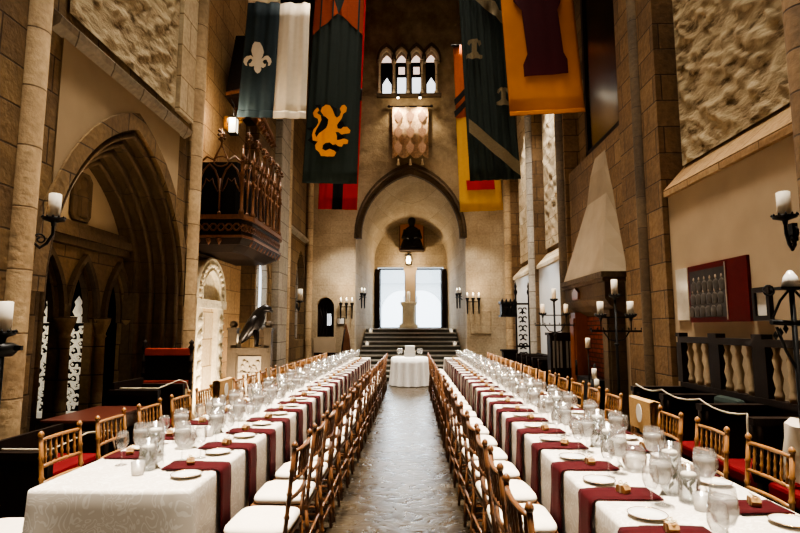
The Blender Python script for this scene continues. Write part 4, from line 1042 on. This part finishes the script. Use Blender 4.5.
# foliate carved canopy and lantern above the balcony
t = thing('carved_canopy', 'dark carved foliate canopy bracket high above the balcony', 'canopy', (-3.3, 9.25, 5.3))
mb = MB()
for k in range(9):
    a = k/8; mb.tube([(0, -.3+.1*k, .35+.05*math.sin(k)), (.25, -.25+.11*k, .42-.1*a), (.5, -.15+.12*k, .2-.2*a), (.58, -.1+.12*k, -.05-.15*a), (.5, -.08+.12*k, -.12-.1*a)], [.06, .09, .08, .05, .015], 6)
mb.build('leaf_scrolls', M['midwood'], t)
MB().panel([[(-.35, .3), (.9, .25), (.9, 1.7), (.1, 1.7)]], 'x', 0, .4).build('hood_board', M['darkwood'], t)
mb = MB()
for k in range(5): mb.tube([(.02, -.32, -.1-.03*k), (.2, -.36+.02*k, -.16-.04*k), (.36-.04*k, -.3, -.06-.07*k)], [.06, .07, .015], 6)
mb.build('gilded_wing', plain('worn_gold_leaf', '9a6a28', .5, noise_amt=.35), t)
p = onY(233.5, 126, 8.35)
t = thing('hanging_lantern', 'glowing box lantern hanging left under the blue banner', 'lantern', p)
t.scale = (.8, .8, .8)
MB().box(-.085, .085, -.085, .085, .15, .17).box(-.085, .085, -.085, .085, -.18, -.16).tube([(0, 0, .17), (0, 0, .45), (-.1, .1, .62)], .01).tube([(.08, .08, -.17), (.08, .08, .16)], .01).tube([(-.08, .08, -.17), (-.08, .08, .16)], .01).tube([(.08, -.08, -.17), (.08, -.08, .16)], .01).tube([(-.08, -.08, -.17), (-.08, -.08, .16)], .01).build('iron_frame', M['iron'], t)
MB().box(-.07, .07, -.07, .07, -.16, .15).build('lamp_glass', M['glow_soft'], t)
# ---------------------------------------------------------------- carved relief doorway under the balcony
t = thing('relief_doorway', 'floodlit pale carved stone niche doorway under the balcony', 'doorway', (XN+.003, 8.83, 0))
o1 = [(u, v) for u, v in arch(0, .62, 1.98, 2.05, 2.69, 10)]; o2 = [(u, v) for u, v in arch(0, .4, 1.98, 2.05, 2.5, 10)]
mb = MB(); ring(mb, o1, o2, 'x', .14, 0)
for k in range(15):
    a = PI*k/14; mb.lathe([(0, -.06), (.06, 0), (0, .06)], (.14, .51*math.cos(a), 2.07+.52*math.sin(a)), 6)
mb.tube(along(o1, 'x', .13), .03, 5).tube(along(o2, 'x', .13), .025, 5); mb.build('archivolt', M['carved'], t)
MB().prism(o2, 'x', 0, .05).build('tympanum', M['carved'], t)
MB().box(0, .16, -.66, .66, 1.86, 2.0).build('lintel', M['carved'], t)
for s in (-1, 1):
    mb = MB().box(0, .13, s*.46-.13, s*.46+.13, 0, 1.86)
    for k in range(7):
        z = .22+.235*k; mb.lathe([(0, -.09), (.08, -.02), (.05, .05), (.03, .09), (0, .1)], (.12, s*.46, z), 7); mb.lathe([(0, -.04), (.05, 0), (0, .04)], (.13, s*.46+.07, z+.07), 6)
    mb.build('pilaster', M['carved'], t)
MB().box(0, .05, -.34, .34, 0, 1.86).build('back_slab', M['stone_pale'], t)
# ---------------------------------------------------------------- stall with bird
t = thing('carved_stall', 'grey oak stall end with carved pale panel and two finial posts', 'stall', (-2.73, 9.0, 0))
gw = plain('grey_oak', '4a4034', .6, noise_amt=.25, scale=9, stretch=(8, 8, 1))
for s, w in ((-1, .075), (1, .06)):
    MB().box(s*.3-w, s*.3+w, -.07, .07, 0, 1.5).box(s*.3-w-.015, s*.3+w+.015, -.085, .085, 1.5, 1.54).lathe([(.05, 1.54), (.07, 1.58), (.06, 1.64), (0, 1.66)], (s*.3, 0, 0), 10).build('post', gw, t)
MB().box(-.24, .25, -.03, .04, 0, 1.12).build('board', gw, t)
mb = MB().box(-.19, .2, -.045, -.025, .25, 1.06)
for k in range(26):
    g = random.Random(k); mb.lathe([(0, -.04), (.035, 0), (0, .045)], (g.uniform(-.15, .16), -.045, g.uniform(.32, 1.0)), 6)
mb.build('relief_panel', M['stone_grey'], t)
MB().box(-.3, .32, -.1, .1, 1.12, 1.2).build('shelf', gw, t)
t = thing('bird_statue', 'dark carved bird statue perched on the grey oak stall', 'statue', (-2.66, 9.0, 1.228))
mb = MB(); mb.tube([(-.2, 0, .12), (-.12, 0, .22), (-.02, 0, .36), (.06, 0, .52), (.11, 0, .6), (.17, 0, .64), (.24, 0, .62), (.29, 0, .57)], [.03, .09, .14, .12, .085, .075, .05, .008], 10)
for s in (-1, 1): mb.tube([(0, s*.04, .3), (.03, s*.05, .12), (.03, s*.05, 0), (.1, s*.05, .01)], [.06, .03, .022, .012], 6)
mb.build('body', M['bronze'], t)
for s in (-1, 1): MB().tube([(.04, s*.11, .5), (-.06, s*.13, .34), (-.2, s*.08, .12), (-.26, s*.05, .04)], [.04, .08, .05, .01], 7, flat=.5).build('wing', M['bronze'], t)
candle('pillar_candle', 'short white candle beside the bird statue', (-2.94, 9.0, 1.201), .045, .24)
# ---------------------------------------------------------------- red armchair in the recess
t = thing('high_back_armchair', 'dark oak high-back armchair with red leather bands, left recess corner', 'armchair', (-3.0, 6.42, 0), .1)
for s in (-1, 1):
    mb = MB(); bpost(mb, (s*.28, .14, 0), (s*.28, .14, 1.27), .024, 9, 8); mb.lathe([(.03, 1.27), (.04, 1.3), (.02, 1.33), (.035, 1.36), (0, 1.4)], (s*.28, .14, 0), 8); mb.build('back_post', M['darkwood'], t)
    mb = MB(); bpost(mb, (s*.28, -.22, 0), (s*.28, -.22, .68), .024, 5, 8); mb.build('leg', M['darkwood'], t)
    MB().box(s*.28-.03, s*.28+.03, -.26, .14, .68, .72).build('arm', M['darkwood'], t)
rl = plain('red_leather', '8c2f1c', .45, noise_amt=.15)
for z0, z1 in ((1.2, 1.29), (.8, .9)): MB().box(-.27, .27, .11, .155, z0, z1).build('leather_band', rl, t, bevel=.008)
MB().box(-.26, .26, .13, .15, .9, 1.2).build('back_panel', M['dark'], t)
MB().box(-.29, .29, -.25, .16, .43, .5).build('seat', rl, t, bevel=.012)
for y in (-.22, .14): MB().box(-.27, .27, y-.02, y+.02, .15, .2).build('stretcher', M['darkwood'], t)
# mahogany side tables along left wall
def side_table(lab, loc, hx, hy):
    t = thing('side_table', lab, 'side table', loc)
    MB().box(-hx, hx, -hy, hy, .73, .76).build('tabletop', M['redwood'], t, bevel=.006)
    MB().box(-hx+.04, hx-.04, -hy+.04, hy-.04, .6, .73).build('apron', M['redwood'], t)
    for sx in (-1, 1):
        for sy in (-1, 1): MB().lathe([(.03, 0), (.045, .03), (.03, .08), (.045, .3), (.028, .45), (.045, .55), (.045, .6), (0, .6)], (sx*(hx-.07), sy*(hy-.07), 0), 10).build('leg', M['redwood'], t)
    MB().box(-hx+.05, hx-.05, -hy+.06, hy-.06, .1, .14).build('stretcher_shelf', M['darkwood'], t)
    return t
side_table('long mahogany side table before the small stone arcade', (-2.92, 4.98, 0), .25, .42)
# benches with velvet seats and rope
def velvet_bench(lab, loc, hx, hy, zt, wall):
    t = thing('velvet_bench', lab, 'bench', loc)
    MB().box(-hx, hx, -hy, hy, .12, .42).build('base', M['darkwood'], t)
    MB().box(-hx+.01, hx-.01, -hy+.03, hy-.03, .42, .54).build('red_cushion', M['red'], t, bevel=.03)
    MB().box(wall*hx-.03 if wall > 0 else -hx, hx if wall > 0 else -hx+.03, -hy, hy, .42, zt+.0).build('back', M['darkwood'], t)
    for s in (-1, 1):
        MB().box(-hx, hx, s*hy-.03, s*hy+.03, 0, zt-.12).box(-hx-.02, hx, s*hy-.04, s*hy+.04, zt-.12, zt-.07).build('arm', M['darkwood'], t)
    return t
velvet_bench('dark bench with red velvet seat before the high-back armchair', (-2.84, 5.78, 0), .25, .3, .98, -1)
velvet_bench('dark bench with striped red seat at left, behind the second chair', (-2.7, 4.08, 0), .2, .34, .76, -1)
def rope(lab, pts):
    P = [Vector(p) for p in pts]; out = []
    for a, c in zip(P, P[1:]):
        for k in range(6):
            q = k/6; out.append(a.lerp(c, q)+Vector((0, 0, -(.24*(a-c).length if (a-c).length > .45 else 0)*q*(1-q))))
    return tag(MB().tube(out+[P[-1]], .007, 6).build('tie_rope', M['rope']), lab, 'rope')
rope('white rope tied across the red velvet bench at left', [(-3.0, 5.48, .925), (-2.6, 5.48, .925), (-2.52, 5.78, .98), (-2.57, 6.08, .925), (-2.52, 6.1, .78)])
rope('white rope across the arms of the striped red bench', [(-2.85, 3.74, .705), (-2.5, 3.74, .705), (-2.44, 4.05, .76), (-2.47, 4.42, .707), (-2.44, 4.44, .55)])
# carved plaque on the tympanum
p = onX(80, 198, XB+.02)
t = thing('carved_plaque', 'small dark carved figure plaque on the plaster of left recess', 'plaque', (XB+.02, p.y, p.z))
MB().panel([[(-.17, -.2), (-.12, -.27), (.12, -.27), (.17, -.2), (.17, .22), (.1, .29), (-.1, .29), (-.17, .22)]], 'x', 0, .04).build('slab', M['stone_dark'], t, bevel=.01)
MB().lathe([(0, -.24), (.11, -.22), (.09, -.05), (.12, .05), (.05, .1), (.075, .16), (.05, .23), (0, .24)], (.03, 0, 0), 10, Matrix.Diagonal((.5, 1, 1, 1))).build('relief_figure', M['stone_dark'], t)
# white openwork screen glimpsed through the arcade
t = thing('openwork_screen', 'lit white openwork tracery screen seen through the nearest small arch', 'screen', (-4.75, 6.55, 0))
ww = plain('glowing_openwork', 'efe6d2', .6, emit=.35, ecol=(1, .88, .68, 1))  # candlelight on the tracery put in as faint emission
mb = MB(); g = random.Random(4)
for j in range(12):
    for i in range(11):
        c = Vector((-.68+.125*i+.06*(j % 2)+g.uniform(-.02, .02), 0, .58+.085*j)); r = g.uniform(.035, .06); a0 = g.uniform(0, 6)
        mb.tube([c+Vector((r*math.cos(a+a0), .02*math.sin(a*2), r*math.sin(a+a0))) for a in [k*1.05 for k in range(6)]], .017, 5)
        mb.lathe([(0, -.02), (.02, 0), (0, .02)], c+Vector((0, -.02, 0)), 5)
mb.build('tracery', ww, t)
MB().box(-.75, .65, -.06, .06, 1.6, 1.68).build('top_rail', ww, t); MB().box(-.75, .65, -.05, .05, .45, .52).build('bottom_rail', ww, t)
for i in range(8): MB().lathe([(.03, 1.68), (.06, 1.74), (.03, 1.82), (.045, 1.86), (0, 1.94)], (-.68+.18*i, 0, 0), 8).build('finial', ww, t)
MB().box(-.8, .7, .0, .1, 0, .45).build('plinth', M['stone_dark'], t)
# wall sign and leaning board by the stairs
p = onY(341, 321, 15.98)
t = thing('wall_sign', 'small white square sign beside the stairs', 'sign', p); MB().box(-.12, .12, -.02, .015, -.1, .1).build('board', M['darkwood'], t); MB().box(-.1, .1, -.028, -.02, -.08, .08).build('paper', M['card'], t)
t = thing('carved_newel', 'dark carved wooden newel leaning at the left foot of stairs', 'newel', (-1.95, 15.6, 0))
MB().prism([(-.16, 0), (.14, 0), (.16, .9), (.12, 1.3), (.02, 1.66), (-.04, 1.5), (-.1, 1.0)], 'y', -.05, .05).build('side_panel', M['midwood'], t, bevel=.01)
MB().tube([(-.14, -.06, .1), (-.08, -.06, 1.0), (0, -.06, 1.5)], .02).build('carved_edge', M['darkwood'], t)
t = thing('low_dark_bench', 'low dark bench along the end wall left of the stairs', 'bench', (-2.52, 15.6, 0))
MB().box(-.38, .38, -.18, .2, .42, .5).build('seat', M['darkwood'], t); MB().box(-.38, .38, .16, .2, .5, .8).build('back', M['darkwood'], t)
for x in (-.34, .34): MB().box(x-.03, x+.03, -.16, .18, 0, .42).build('leg', M['darkwood'], t)
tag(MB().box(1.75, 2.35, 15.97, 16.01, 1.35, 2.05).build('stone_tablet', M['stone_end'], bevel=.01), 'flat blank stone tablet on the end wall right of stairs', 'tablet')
# ---------------------------------------------------------------- right side: choir stalls, pictures
def stalls(lab, x0, x1, y0, y1, zt, rail, nseat):
    t = thing('choir_stall', lab, 'choir stall', (0, (y0+y1)/2, 0)); h = (y1-y0)/2
    MB().box(x1-.05, x1, -h, h, 0, zt).build('back_panel', M['darkwood'], t)
    MB().box(x0+.06, x1-.05, -h, h, .1, .42).build('seat_base', M['darkwood'], t)
    for k in range(nseat+1):
        y = -h+2*h*k/nseat
        MB().box(x0, x1-.05, y-.03, y+.03, 0, .88).box(x0-.04, x1-.05, y-.045, y+.045, .88, .93).lathe([(.035, .5), (.05, .55), (.03, .65), (.045, .8), (.045, .88)], (x0, y, 0), 8).build('arm', M['darkwood'], t)
        if k < nseat: MB().box(x0+.02, x1-.06, y+.04, y+2*h/nseat-.04, .42, .52).build('red_cushion', M['red'], t, bevel=.025)
    if rail:
        MB().box(x1-.08, x1+.01, -h, h, zt+.44, zt+.5).box(x1-.075, x1, -h, h, zt-.02, zt+.03).build('top_rail', M['darkwood'], t); rl_ = t.children[-1]
        nb = 4
        for k in range(nb+1):
            y = -h+2*h*k/nb; w = .05 if k in (0, nb) else .085
            MB().box(x1-.07, x1, y-w, y+w, zt+.03, zt+.44).box(x1-.08, x1+.01, y-w*.8, y+w*.8, zt+.5, zt+.54).build('post', M['darkwood'], t)
            if k < nb:
                L = 2*h/nb-.17
                for q in range(3):
                    yy = y+.085+L*(q+.5)/3
                    mb = MB(); mb.lathe([(.03, zt+.03), (.036, zt+.07), (.022, zt+.12), (.038, zt+.2), (.022, zt+.27), (.036, zt+.34), (.02, zt+.39), (.032, zt+.44)], (x1-.035, yy, 0), 8); mb.build('baluster', M['plaster_l'], rl_)
    return t
stalls('dark oak choir stalls with red cushions beneath the balustrade, right wall', 2.36, 2.9, 3.15, 5.75, .95, True, 4)
stalls('row of dark stalls with red cushions beyond the fireplace', 2.5, 2.98, 10.55, 12.7, .95, False, 4)
rope('white rope slung along the arms of the right choir stalls', [(2.34, 5.7, .96), (2.33, 5.1, .97), (2.33, 4.45, .97), (2.31, 3.8, .955), (2.29, 3.79, .7)])
for y, c, w in ((4.0, 'maroon', 'dark red cushion leaning in the second stall from near end'), (4.25, 'red', 'crimson cushion leaning in the second stall beside dark red one')):
    tag(MB().cbox((0, 0, 0), (.1, .22, .28)).build('throw_cushion', M[c], loc=(2.77, y, .665), bevel=.04), w, 'cushion')
for y in (4.78, 3.48):
    tag(MB().cbox((0, 0, 0), (.1, .38, .42)).build('throw_cushion', M['green'], loc=(2.76, y, .735), bevel=.045), 'large dark green cushion leaning in the %s stall from the near end' % ('third' if y > 4 else 'nearest'), 'cushion')
# red framed group picture
a, c = onX(692, 295, XR).y, onX(752, 291, XR).y
t = thing('framed_picture', 'wide red bordered dark picture on the right plaster wall', 'picture', (XR, (a+c)/2, 1.9)); h = (a-c)/2
MB().box(-.03, 0, -h, h, -.3, .3).build('red_mount', plain('oxblood_board', '4a0d09', .6, spec=.04), t)
mb = MB(); hd = MB()
for row in range(3):
    for k in range(6):
        y = h*(-.22+.2*k+.06*row); z = .13-.13*row
        mb.lathe([(0, -.12), (.045, -.11), (.055, -.03), (.02, 0), (0, .0)], (-.034, y, z), 8, Matrix.Diagonal((.06, 1, 1, 1)))
        if row < 2: hd.lathe([(0, -.002), (.016, .012), (.017, .028), (0, .046)], (-.034, y, z), 8, Matrix.Diagonal((.15, 1, 1, 1)))
hd.build('pale_faces', plain('faded_faces', '8a7864', .6, noise_amt=.2), t)
MB().box(-.034, -.03, -h*.35, h*.93, -.25, .24).build('photograph', plain('dim_photograph', '241d15', .5, spec=.1, noise_amt=.6, scale=14), t)
mb.build('group_figures', plain('figure_greys', '332b20', .6, noise_amt=.5, scale=30), t)
MB().box(-.036, -.03, -h*.36, -h*.33, -.28, .28).build('pale_strip', plain('pale_edge', '8a7866', .3), t)
p = onX(684, 295, XR)
tag(MB().box(XR-.02, XR, p.y-.13, p.y+.13, 1.62, 2.2).build('acrylic_panel', plain('pale_acrylic', 'b9b0a0', .12, noise_amt=.1), bevel=.004), 'pale glossy acrylic panel left of the red bordered picture', 'picture')  # blank glossy acrylic panel fixed to the wall, not a picture
p = onX(764.5, 304, XR)
t = thing('framed_notice', 'small black framed white notice beside the red picture', 'picture frame', (XR, p.y, p.z))
MB().panel([rect(-.115, .115, -.145, .145), rect(-.075, .075, -.1, .1)], 'x', -.035, 0).build('frame', M['darkwood'], t); MB().box(-.015, -.002, -.08, .08, -.105, .105).build('paper', M['card'], t)
# ---------------------------------------------------------------- fireplace
t = thing('fireplace', 'stone hooded fireplace with carved mantel and red brick mouth', 'fireplace', (XR, 8.62, 0))
hx = lambda v: -v
MB().box(-.36, .0, -1.06, 1.06, 2.26, 2.34).box(-.33, 0, -1.02, 1.02, 2.2, 2.26).build('mantel_shelf', M['stone_dark'], t)
mb = MB().box(-.29, 0, -.98, .98, 1.96, 2.2)
mb.build('mantel_frieze', M['stone_dark'], t)
mb = MB().panel([[(-.14, 0), (.14, 0), (.16, .12), (0, .2), (-.16, .12)]], 'x', -.33, -.28); mb.build('shield', M['midwood'], t); 
t_sh = t.children[-1]; t_sh.location = (0, .3, 2.0)
MB().prism([(-.29, 1.96), (0, 1.96), (0, 1.72), (-.14, 1.8), (-.24, 1.88)], 'y', -.98, .98).build('corbel_band', M['stone_dark'], t)
R_ = []
for z, f, hw, sh in ((2.34, -.31, .99, 0), (2.55, -.27, .9, -.02), (2.85, -.21, .77, -.05), (3.2, -.14, .62, -.09), (3.6, -.06, .46, -.14), (4.05, .03, .31, -.19), (4.5, .11, .18, -.24)):
    R_.append([(f, -hw+sh, z), (f, hw+sh, z), (.0, hw+.1+sh, z), (.0, -hw-.1+sh, z)] if f < -.02 else [(f-.08, -hw+sh, z), (f-.08, hw+sh, z), (.04, hw+.06+sh, z), (.04, -hw-.06+sh, z)])
mb = MB(); q = mb.loft(R_, closed=True, smooth=False); mb.face(q[0]); mb.face(q[-1]); mb.build('hood', M['hood'], t)
for s in (-1, 1):
    MB().box(-.22, 0, s*.8-.13, s*.8+.13, 0, 1.8).box(-.25, -.2, s*.8-.1, s*.8+.1, .1, 1.7).build('jamb', M['orangewood'] if s > 0 else M['stone_dark'], t)
MB().box(-.02, 0.0, -.67, .67, 0, 1.8).build('brick_back', M['brick'], t)
MB().box(-.45, 0, -.95, .95, 0, .05).build('hearth', M['stone_dark'], t)
mb = MB().box(-.3, -.1, -.45, .45, .05, .75); mb.tube([(-.3, -.45, .75), (-.3, -.45, 1.0)], .02).tube([(-.3, .45, .75), (-.3, .45, 1.0)], .02); mb.build('iron_grate', M['iron'], t)
for k, (px, py, Yy, hh) in enumerate(((588, 348, 8.62, .2), (594.5, 379, 8.3, .2), (597, 390, 8.1, .2))):
    zz = onX(px, py, 2.64).z; yy = onX(px, py, 2.64).y
    w_ = ('highest', 'middle', 'lowest')[k]
    s_ = thing('candle_spike', 'thin black iron candle spike in the fireplace mouth, %s of three' % w_, 'candle holder', (2.64, yy, .052))
    zz -= .052; MB().tube([(0, 0, 0), (0, 0, zz)], .01).lathe([(.0, zz-.02), (.05, zz-.01), (.05, zz), (0, zz)], seg=10).lathe([(.035, 0), (.035, .015), (.01, .03)], seg=10).build('stem', M['iron'], s_)
    candle('pillar_candle', 'white candle in the fireplace mouth, %s of three' % w_, (2.64, yy, zz+.053), .036, .15)
t = thing('tall_painting', 'huge dark varnished painting high above the fireplace hood', 'painting', (XR+.14, 8.15, 4.52))
MB().box(-.05, .02, -.85, .95, .1, 4.1).build('canvas', M['canvas'], t)
MB().box(-.09, .02, -.95, -.85, 0, 4.1).box(-.09, .02, .95, 1.05, 0, 4.1).box(-.09, .02, -.95, 1.05, 0, .1).build('frame', M['darkwood'], t)
# cabinet beyond the fireplace
t = thing('slatted_cabinet', 'black slatted cabinet against white wall beyond the fireplace', 'cabinet', (2.76, 9.76, 0))
MB().box(-.26, .24, -.02, .22, 0, 1.4).build('carcass', M['darkwood'], t); MB().box(-.29, .26, -.05, .24, 1.4, 1.45).build('cornice', M['darkwood'], t)
gs = plain('pewter_panel', '6f6c66', .4)
for k in range(2):
    mb = MB()
    for q in range(3): mb.box(-.22+.24*k+.065*q, -.185+.24*k+.065*q, -.035, -.02, .82, 1.3)
    mb.build('slatted_door', gs, t)
# ironwork pulpit by the far right corner
t = thing('ironwork_screen', 'ornate black wrought iron screen with bracket in far right corner', 'iron screen', (2.6, 13.35, 0))
mb = MB().box(-.02, .02, -.02, .02, 0, 2.45).box(.3, .34, -.02, .02, 0, 2.35).box(-.02, .34, -.02, .02, .05, .1).box(-.02, .34, -.02, .02, 1.05, 1.1).box(-.02, .34, -.02, .02, 2.1, 2.15)
for x in (0, .32): mb.lathe([(.03, 2.35), (.05, 2.42), (.02, 2.5), (.035, 2.56), (0, 2.7)], (x, 0, 0), 8)
mb.build('frame', M['iron'], t)
mb = MB()
for j in range(9):
    for s in (-1, 1):
        c = Vector((.16+s*.07, 0, .22+.22*j)); mb.tube([c+Vector((s*(.02+.012*k)*math.cos(k*.8), 0, (.02+.012*k)*math.sin(k*.8))) for k in range(7)], .02, 5)
    mb.lathe([(0, -.05), (.03, 0), (0, .05)], (.16, 0, .3+.2*j), 6)
mb.build('scrollwork', M['iron'], t)
mb = MB().box(-.38, .0, -.14, .14, 1.85, 2.12).box(-.41, .0, -.17, .17, 2.12, 2.18).box(-.41, 0, -.17, .17, 1.8, 1.85)
for k in range(4): mb.lathe([(.02, 2.18), (.03, 2.21), (0, 2.26)], (-.36+.1*k, -.14, 0), 6); mb.tube([(-.36+.1*k, -.145, 1.86), (-.33+.1*k, -.15, 2.0), (-.3+.1*k, -.145, 2.12)], .012, 5)
mb.build('bracket_box', M['iron'], t)
MB().box(-.36, -.02, -.12, .12, 0, .95).box(-.39, 0, -.15, .15, .95, 1.0).build('lower_cupboard', M['darkwood'], t)
# pale coat on the last chair at the right edge
t = thing('draped_jacket', 'pale cloth jacket draped in the nearest choir stall, right edge', 'jacket', (2.46, 3.46, .54))
mb = MB(); mb.loft([[(-.02+.02*math.sin(k*1.3+j), -.2+.4*k/8, .02+.09*j) for k in range(9)] for j in range(5)]); mb.loft([[(.1+.02*math.sin(k*1.9+j), -.2+.4*k/8, .02+.09*j) for k in range(9)] for j in range(5)]); mb.loft([[(-.02+.02*math.sin(k*1.3+4), -.2+.4*k/8, .38) for k in range(9)], [(.04, -.19+.38*k/8, .42) for k in range(9)], [(.1+.02*math.sin(k*1.9+4), -.2+.4*k/8, .38) for k in range(9)]])
mb.build('cloth', M['cream'], t)
# ---------------------------------------------------------------- lights
def light(kind, name, loc, aim, power, col=(1, .86, .68), size=.2, spot=60, blend=.6, size2=None, spread=None):
    d = bpy.data.lights.new(name, kind); d.energy = power; d.color = col
    if kind == 'AREA':
        d.shape = 'RECTANGLE'; d.size = size; d.size_y = size2 or size
        if spread: d.spread = math.radians(spread)
    else: d.shadow_soft_size = size
    if kind == 'SPOT': d.spot_size = math.radians(spot); d.spot_blend = blend
    o = bpy.data.objects.new(name, d); COL.objects.link(o); o.location = loc
    if aim is not None: o.rotation_euler = (Vector(aim)-Vector(loc)).to_track_quat('-Z', 'Y').to_euler()
    return o
W = (1, .89, .75)
for x in (-1.5, 1.25):
    o = light('AREA', 'table_flood', (x*.85, 8.0, 12.7), (x, 8.0, 0), 960, W, .9, size2=14.5, spread=28)
    o.rotation_euler = (0, -math.atan2(x*.18, 12.7), 0)
light('AREA', 'ceiling_flood', (0, 8.3, 12.8), None, 170, W, 4.5, size2=12, spread=110)
light('AREA', 'rear_fill', (0, -4.6, 5.5), (0, 6, .6), 16, (1, .86, .66), 3.5, size2=3.5, spread=110)  # added unseen fill behind the viewer; the wall there has no window
# daylight through the doors
light('AREA', 'door_daylight', (-.05, 21.6, 3.0), (-.05, 12, -.2), 150, (.9, .95, 1), 2.4, size2=2.4, spread=100)
# accent spots
light('SPOT', 'niche_uplight', (-2.55, 8.2, .12), (-3.5, 9.0, 1.5), 500, (1, .8, .56), .1, 110, .8)
light('SPOT', 'bay_uplight', (-2.55, 10.1, .12), (-3.5, 10.3, 2.2), 260, (1, .84, .62), .1, 100, .8)
light('SPOT', 'mural_spot', (2.1, 5.4, 10.5), (3.2, 5.6, 7.9), 1100, (1, .86, .66), .05, 60, .8)
light('SPOT', 'left_mural_spot', (-2.3, 5.6, 9.3), (-3.2, 5.7, 5.6), 520, (1, .86, .66), .05, 60, .8)
for px in (398, 420):
    p = onY(px, 100, 15.6); light('SPOT', 'window_spot', p, (p.x, 16, p.z-2.4), 130, (1, .86, .64), .04, 120, .8)
    light('POINT', 'window_glow', onY(px, 99, 15.55), None, 12, (1, .86, .64), .04)
light('SPOT', 'right_panel_spot', (2.2, 11.6, 8.6), (3.2, 11.7, 5.0), 1800, (1, .95, .88), .05, 50, .8)
light('SPOT', 'far_panel_spot', (2.2, 14.4, 8.2), (3.2, 14.5, 4.5), 900, (1, .93, .84), .05, 55, .8)
light('SPOT', 'stair_wall_spot', (-1.2, 14.4, 4.4), (-2.1, 16, 2.5), 420, (1, .95, .88), .1, 70, .9)
light('SPOT', 'stair_wall_spot', (1.2, 14.4, 4.4), (2.0, 16, 2.6), 220, (1, .93, .84), .1, 70, .9)
light('SPOT', 'bay_wash', (1.9, 11.2, 3.6), (3.05, 11.8, 1.9), 130, (.88, .94, 1), .1, 75, .8)
light('SPOT', 'bay_wash', (1.9, 14.0, 3.6), (3.05, 14.6, 1.9), 130, (.88, .94, 1), .1, 75, .8)
light('SPOT', 'gold_banner_spot', (1.9, 6.7, 4.6), (2.0, 7.6, 4.95), 12, (1, .9, .7), .05, 70, 1)
light('SPOT', 'blue_banner_spot', (-2.1, 7.6, 4.9), (-2.15, 8.5, 5.25), 10, (1, .9, .7), .05, 70, 1)
light('POINT', 'lantern_glow', onY(408, 262, 19.9), None, 110, (1, .8, .55), .1)
light('POINT', 'box_lantern_glow', onY(229, 118, 8.3), None, 90, (1, .8, .55), .1)
light('POINT', 'recess_glow', (-3.2, 5.3, 2.9), None, 20, (1, .75, .45), .2)
light('POINT', 'screen_glow', (-4.4, 5.9, 1.5), None, 10, (1, .85, .6), .1)
for x in (-2.0, 1.9): light('POINT', 'sconce_glow', (x, 15.6, 2.75), None, 14, (1, .8, .55), .1)
light('POINT', 'mantel_fill', (2.1, 8.5, 1.7), None, 22, (1, .65, .35), .2)  # added warm fill lamp to brighten the dark mantel
# sky outside
w = bpy.data.worlds.new('World'); SC.world = w; w.use_nodes = True
w.node_tree.nodes['Background'].inputs[0].default_value = (.86, .93, 1, 1); w.node_tree.nodes['Background'].inputs[1].default_value = 6.0
# ---------------------------------------------------------------- camera
cd = bpy.data.cameras.new('Camera'); cam = bpy.data.objects.new('Camera', cd); COL.objects.link(cam); SC.camera = cam
cd.sensor_width = 36; cd.lens = F/800*36; cd.clip_start = .05; cd.clip_end = 200
Rm = Matrix((xc, yc, zc)).to_4x4()
cam.matrix_world = Matrix.Translation((0, 0, EYE)) @ Rm
SC.view_settings.view_transform = 'AgX'
try: SC.view_settings.look = 'AgX - Medium High Contrast'
except Exception: pass
SC.view_settings.exposure = -0.2
SC.cycles.transparent_max_bounces = 24
SC.cycles.max_bounces = 8; SC.cycles.diffuse_bounces = 4; SC.cycles.glossy_bounces = 3
SC.cycles.sample_clamp_indirect = 6
SC.cycles.caustics_reflective = False; SC.cycles.caustics_refractive = False
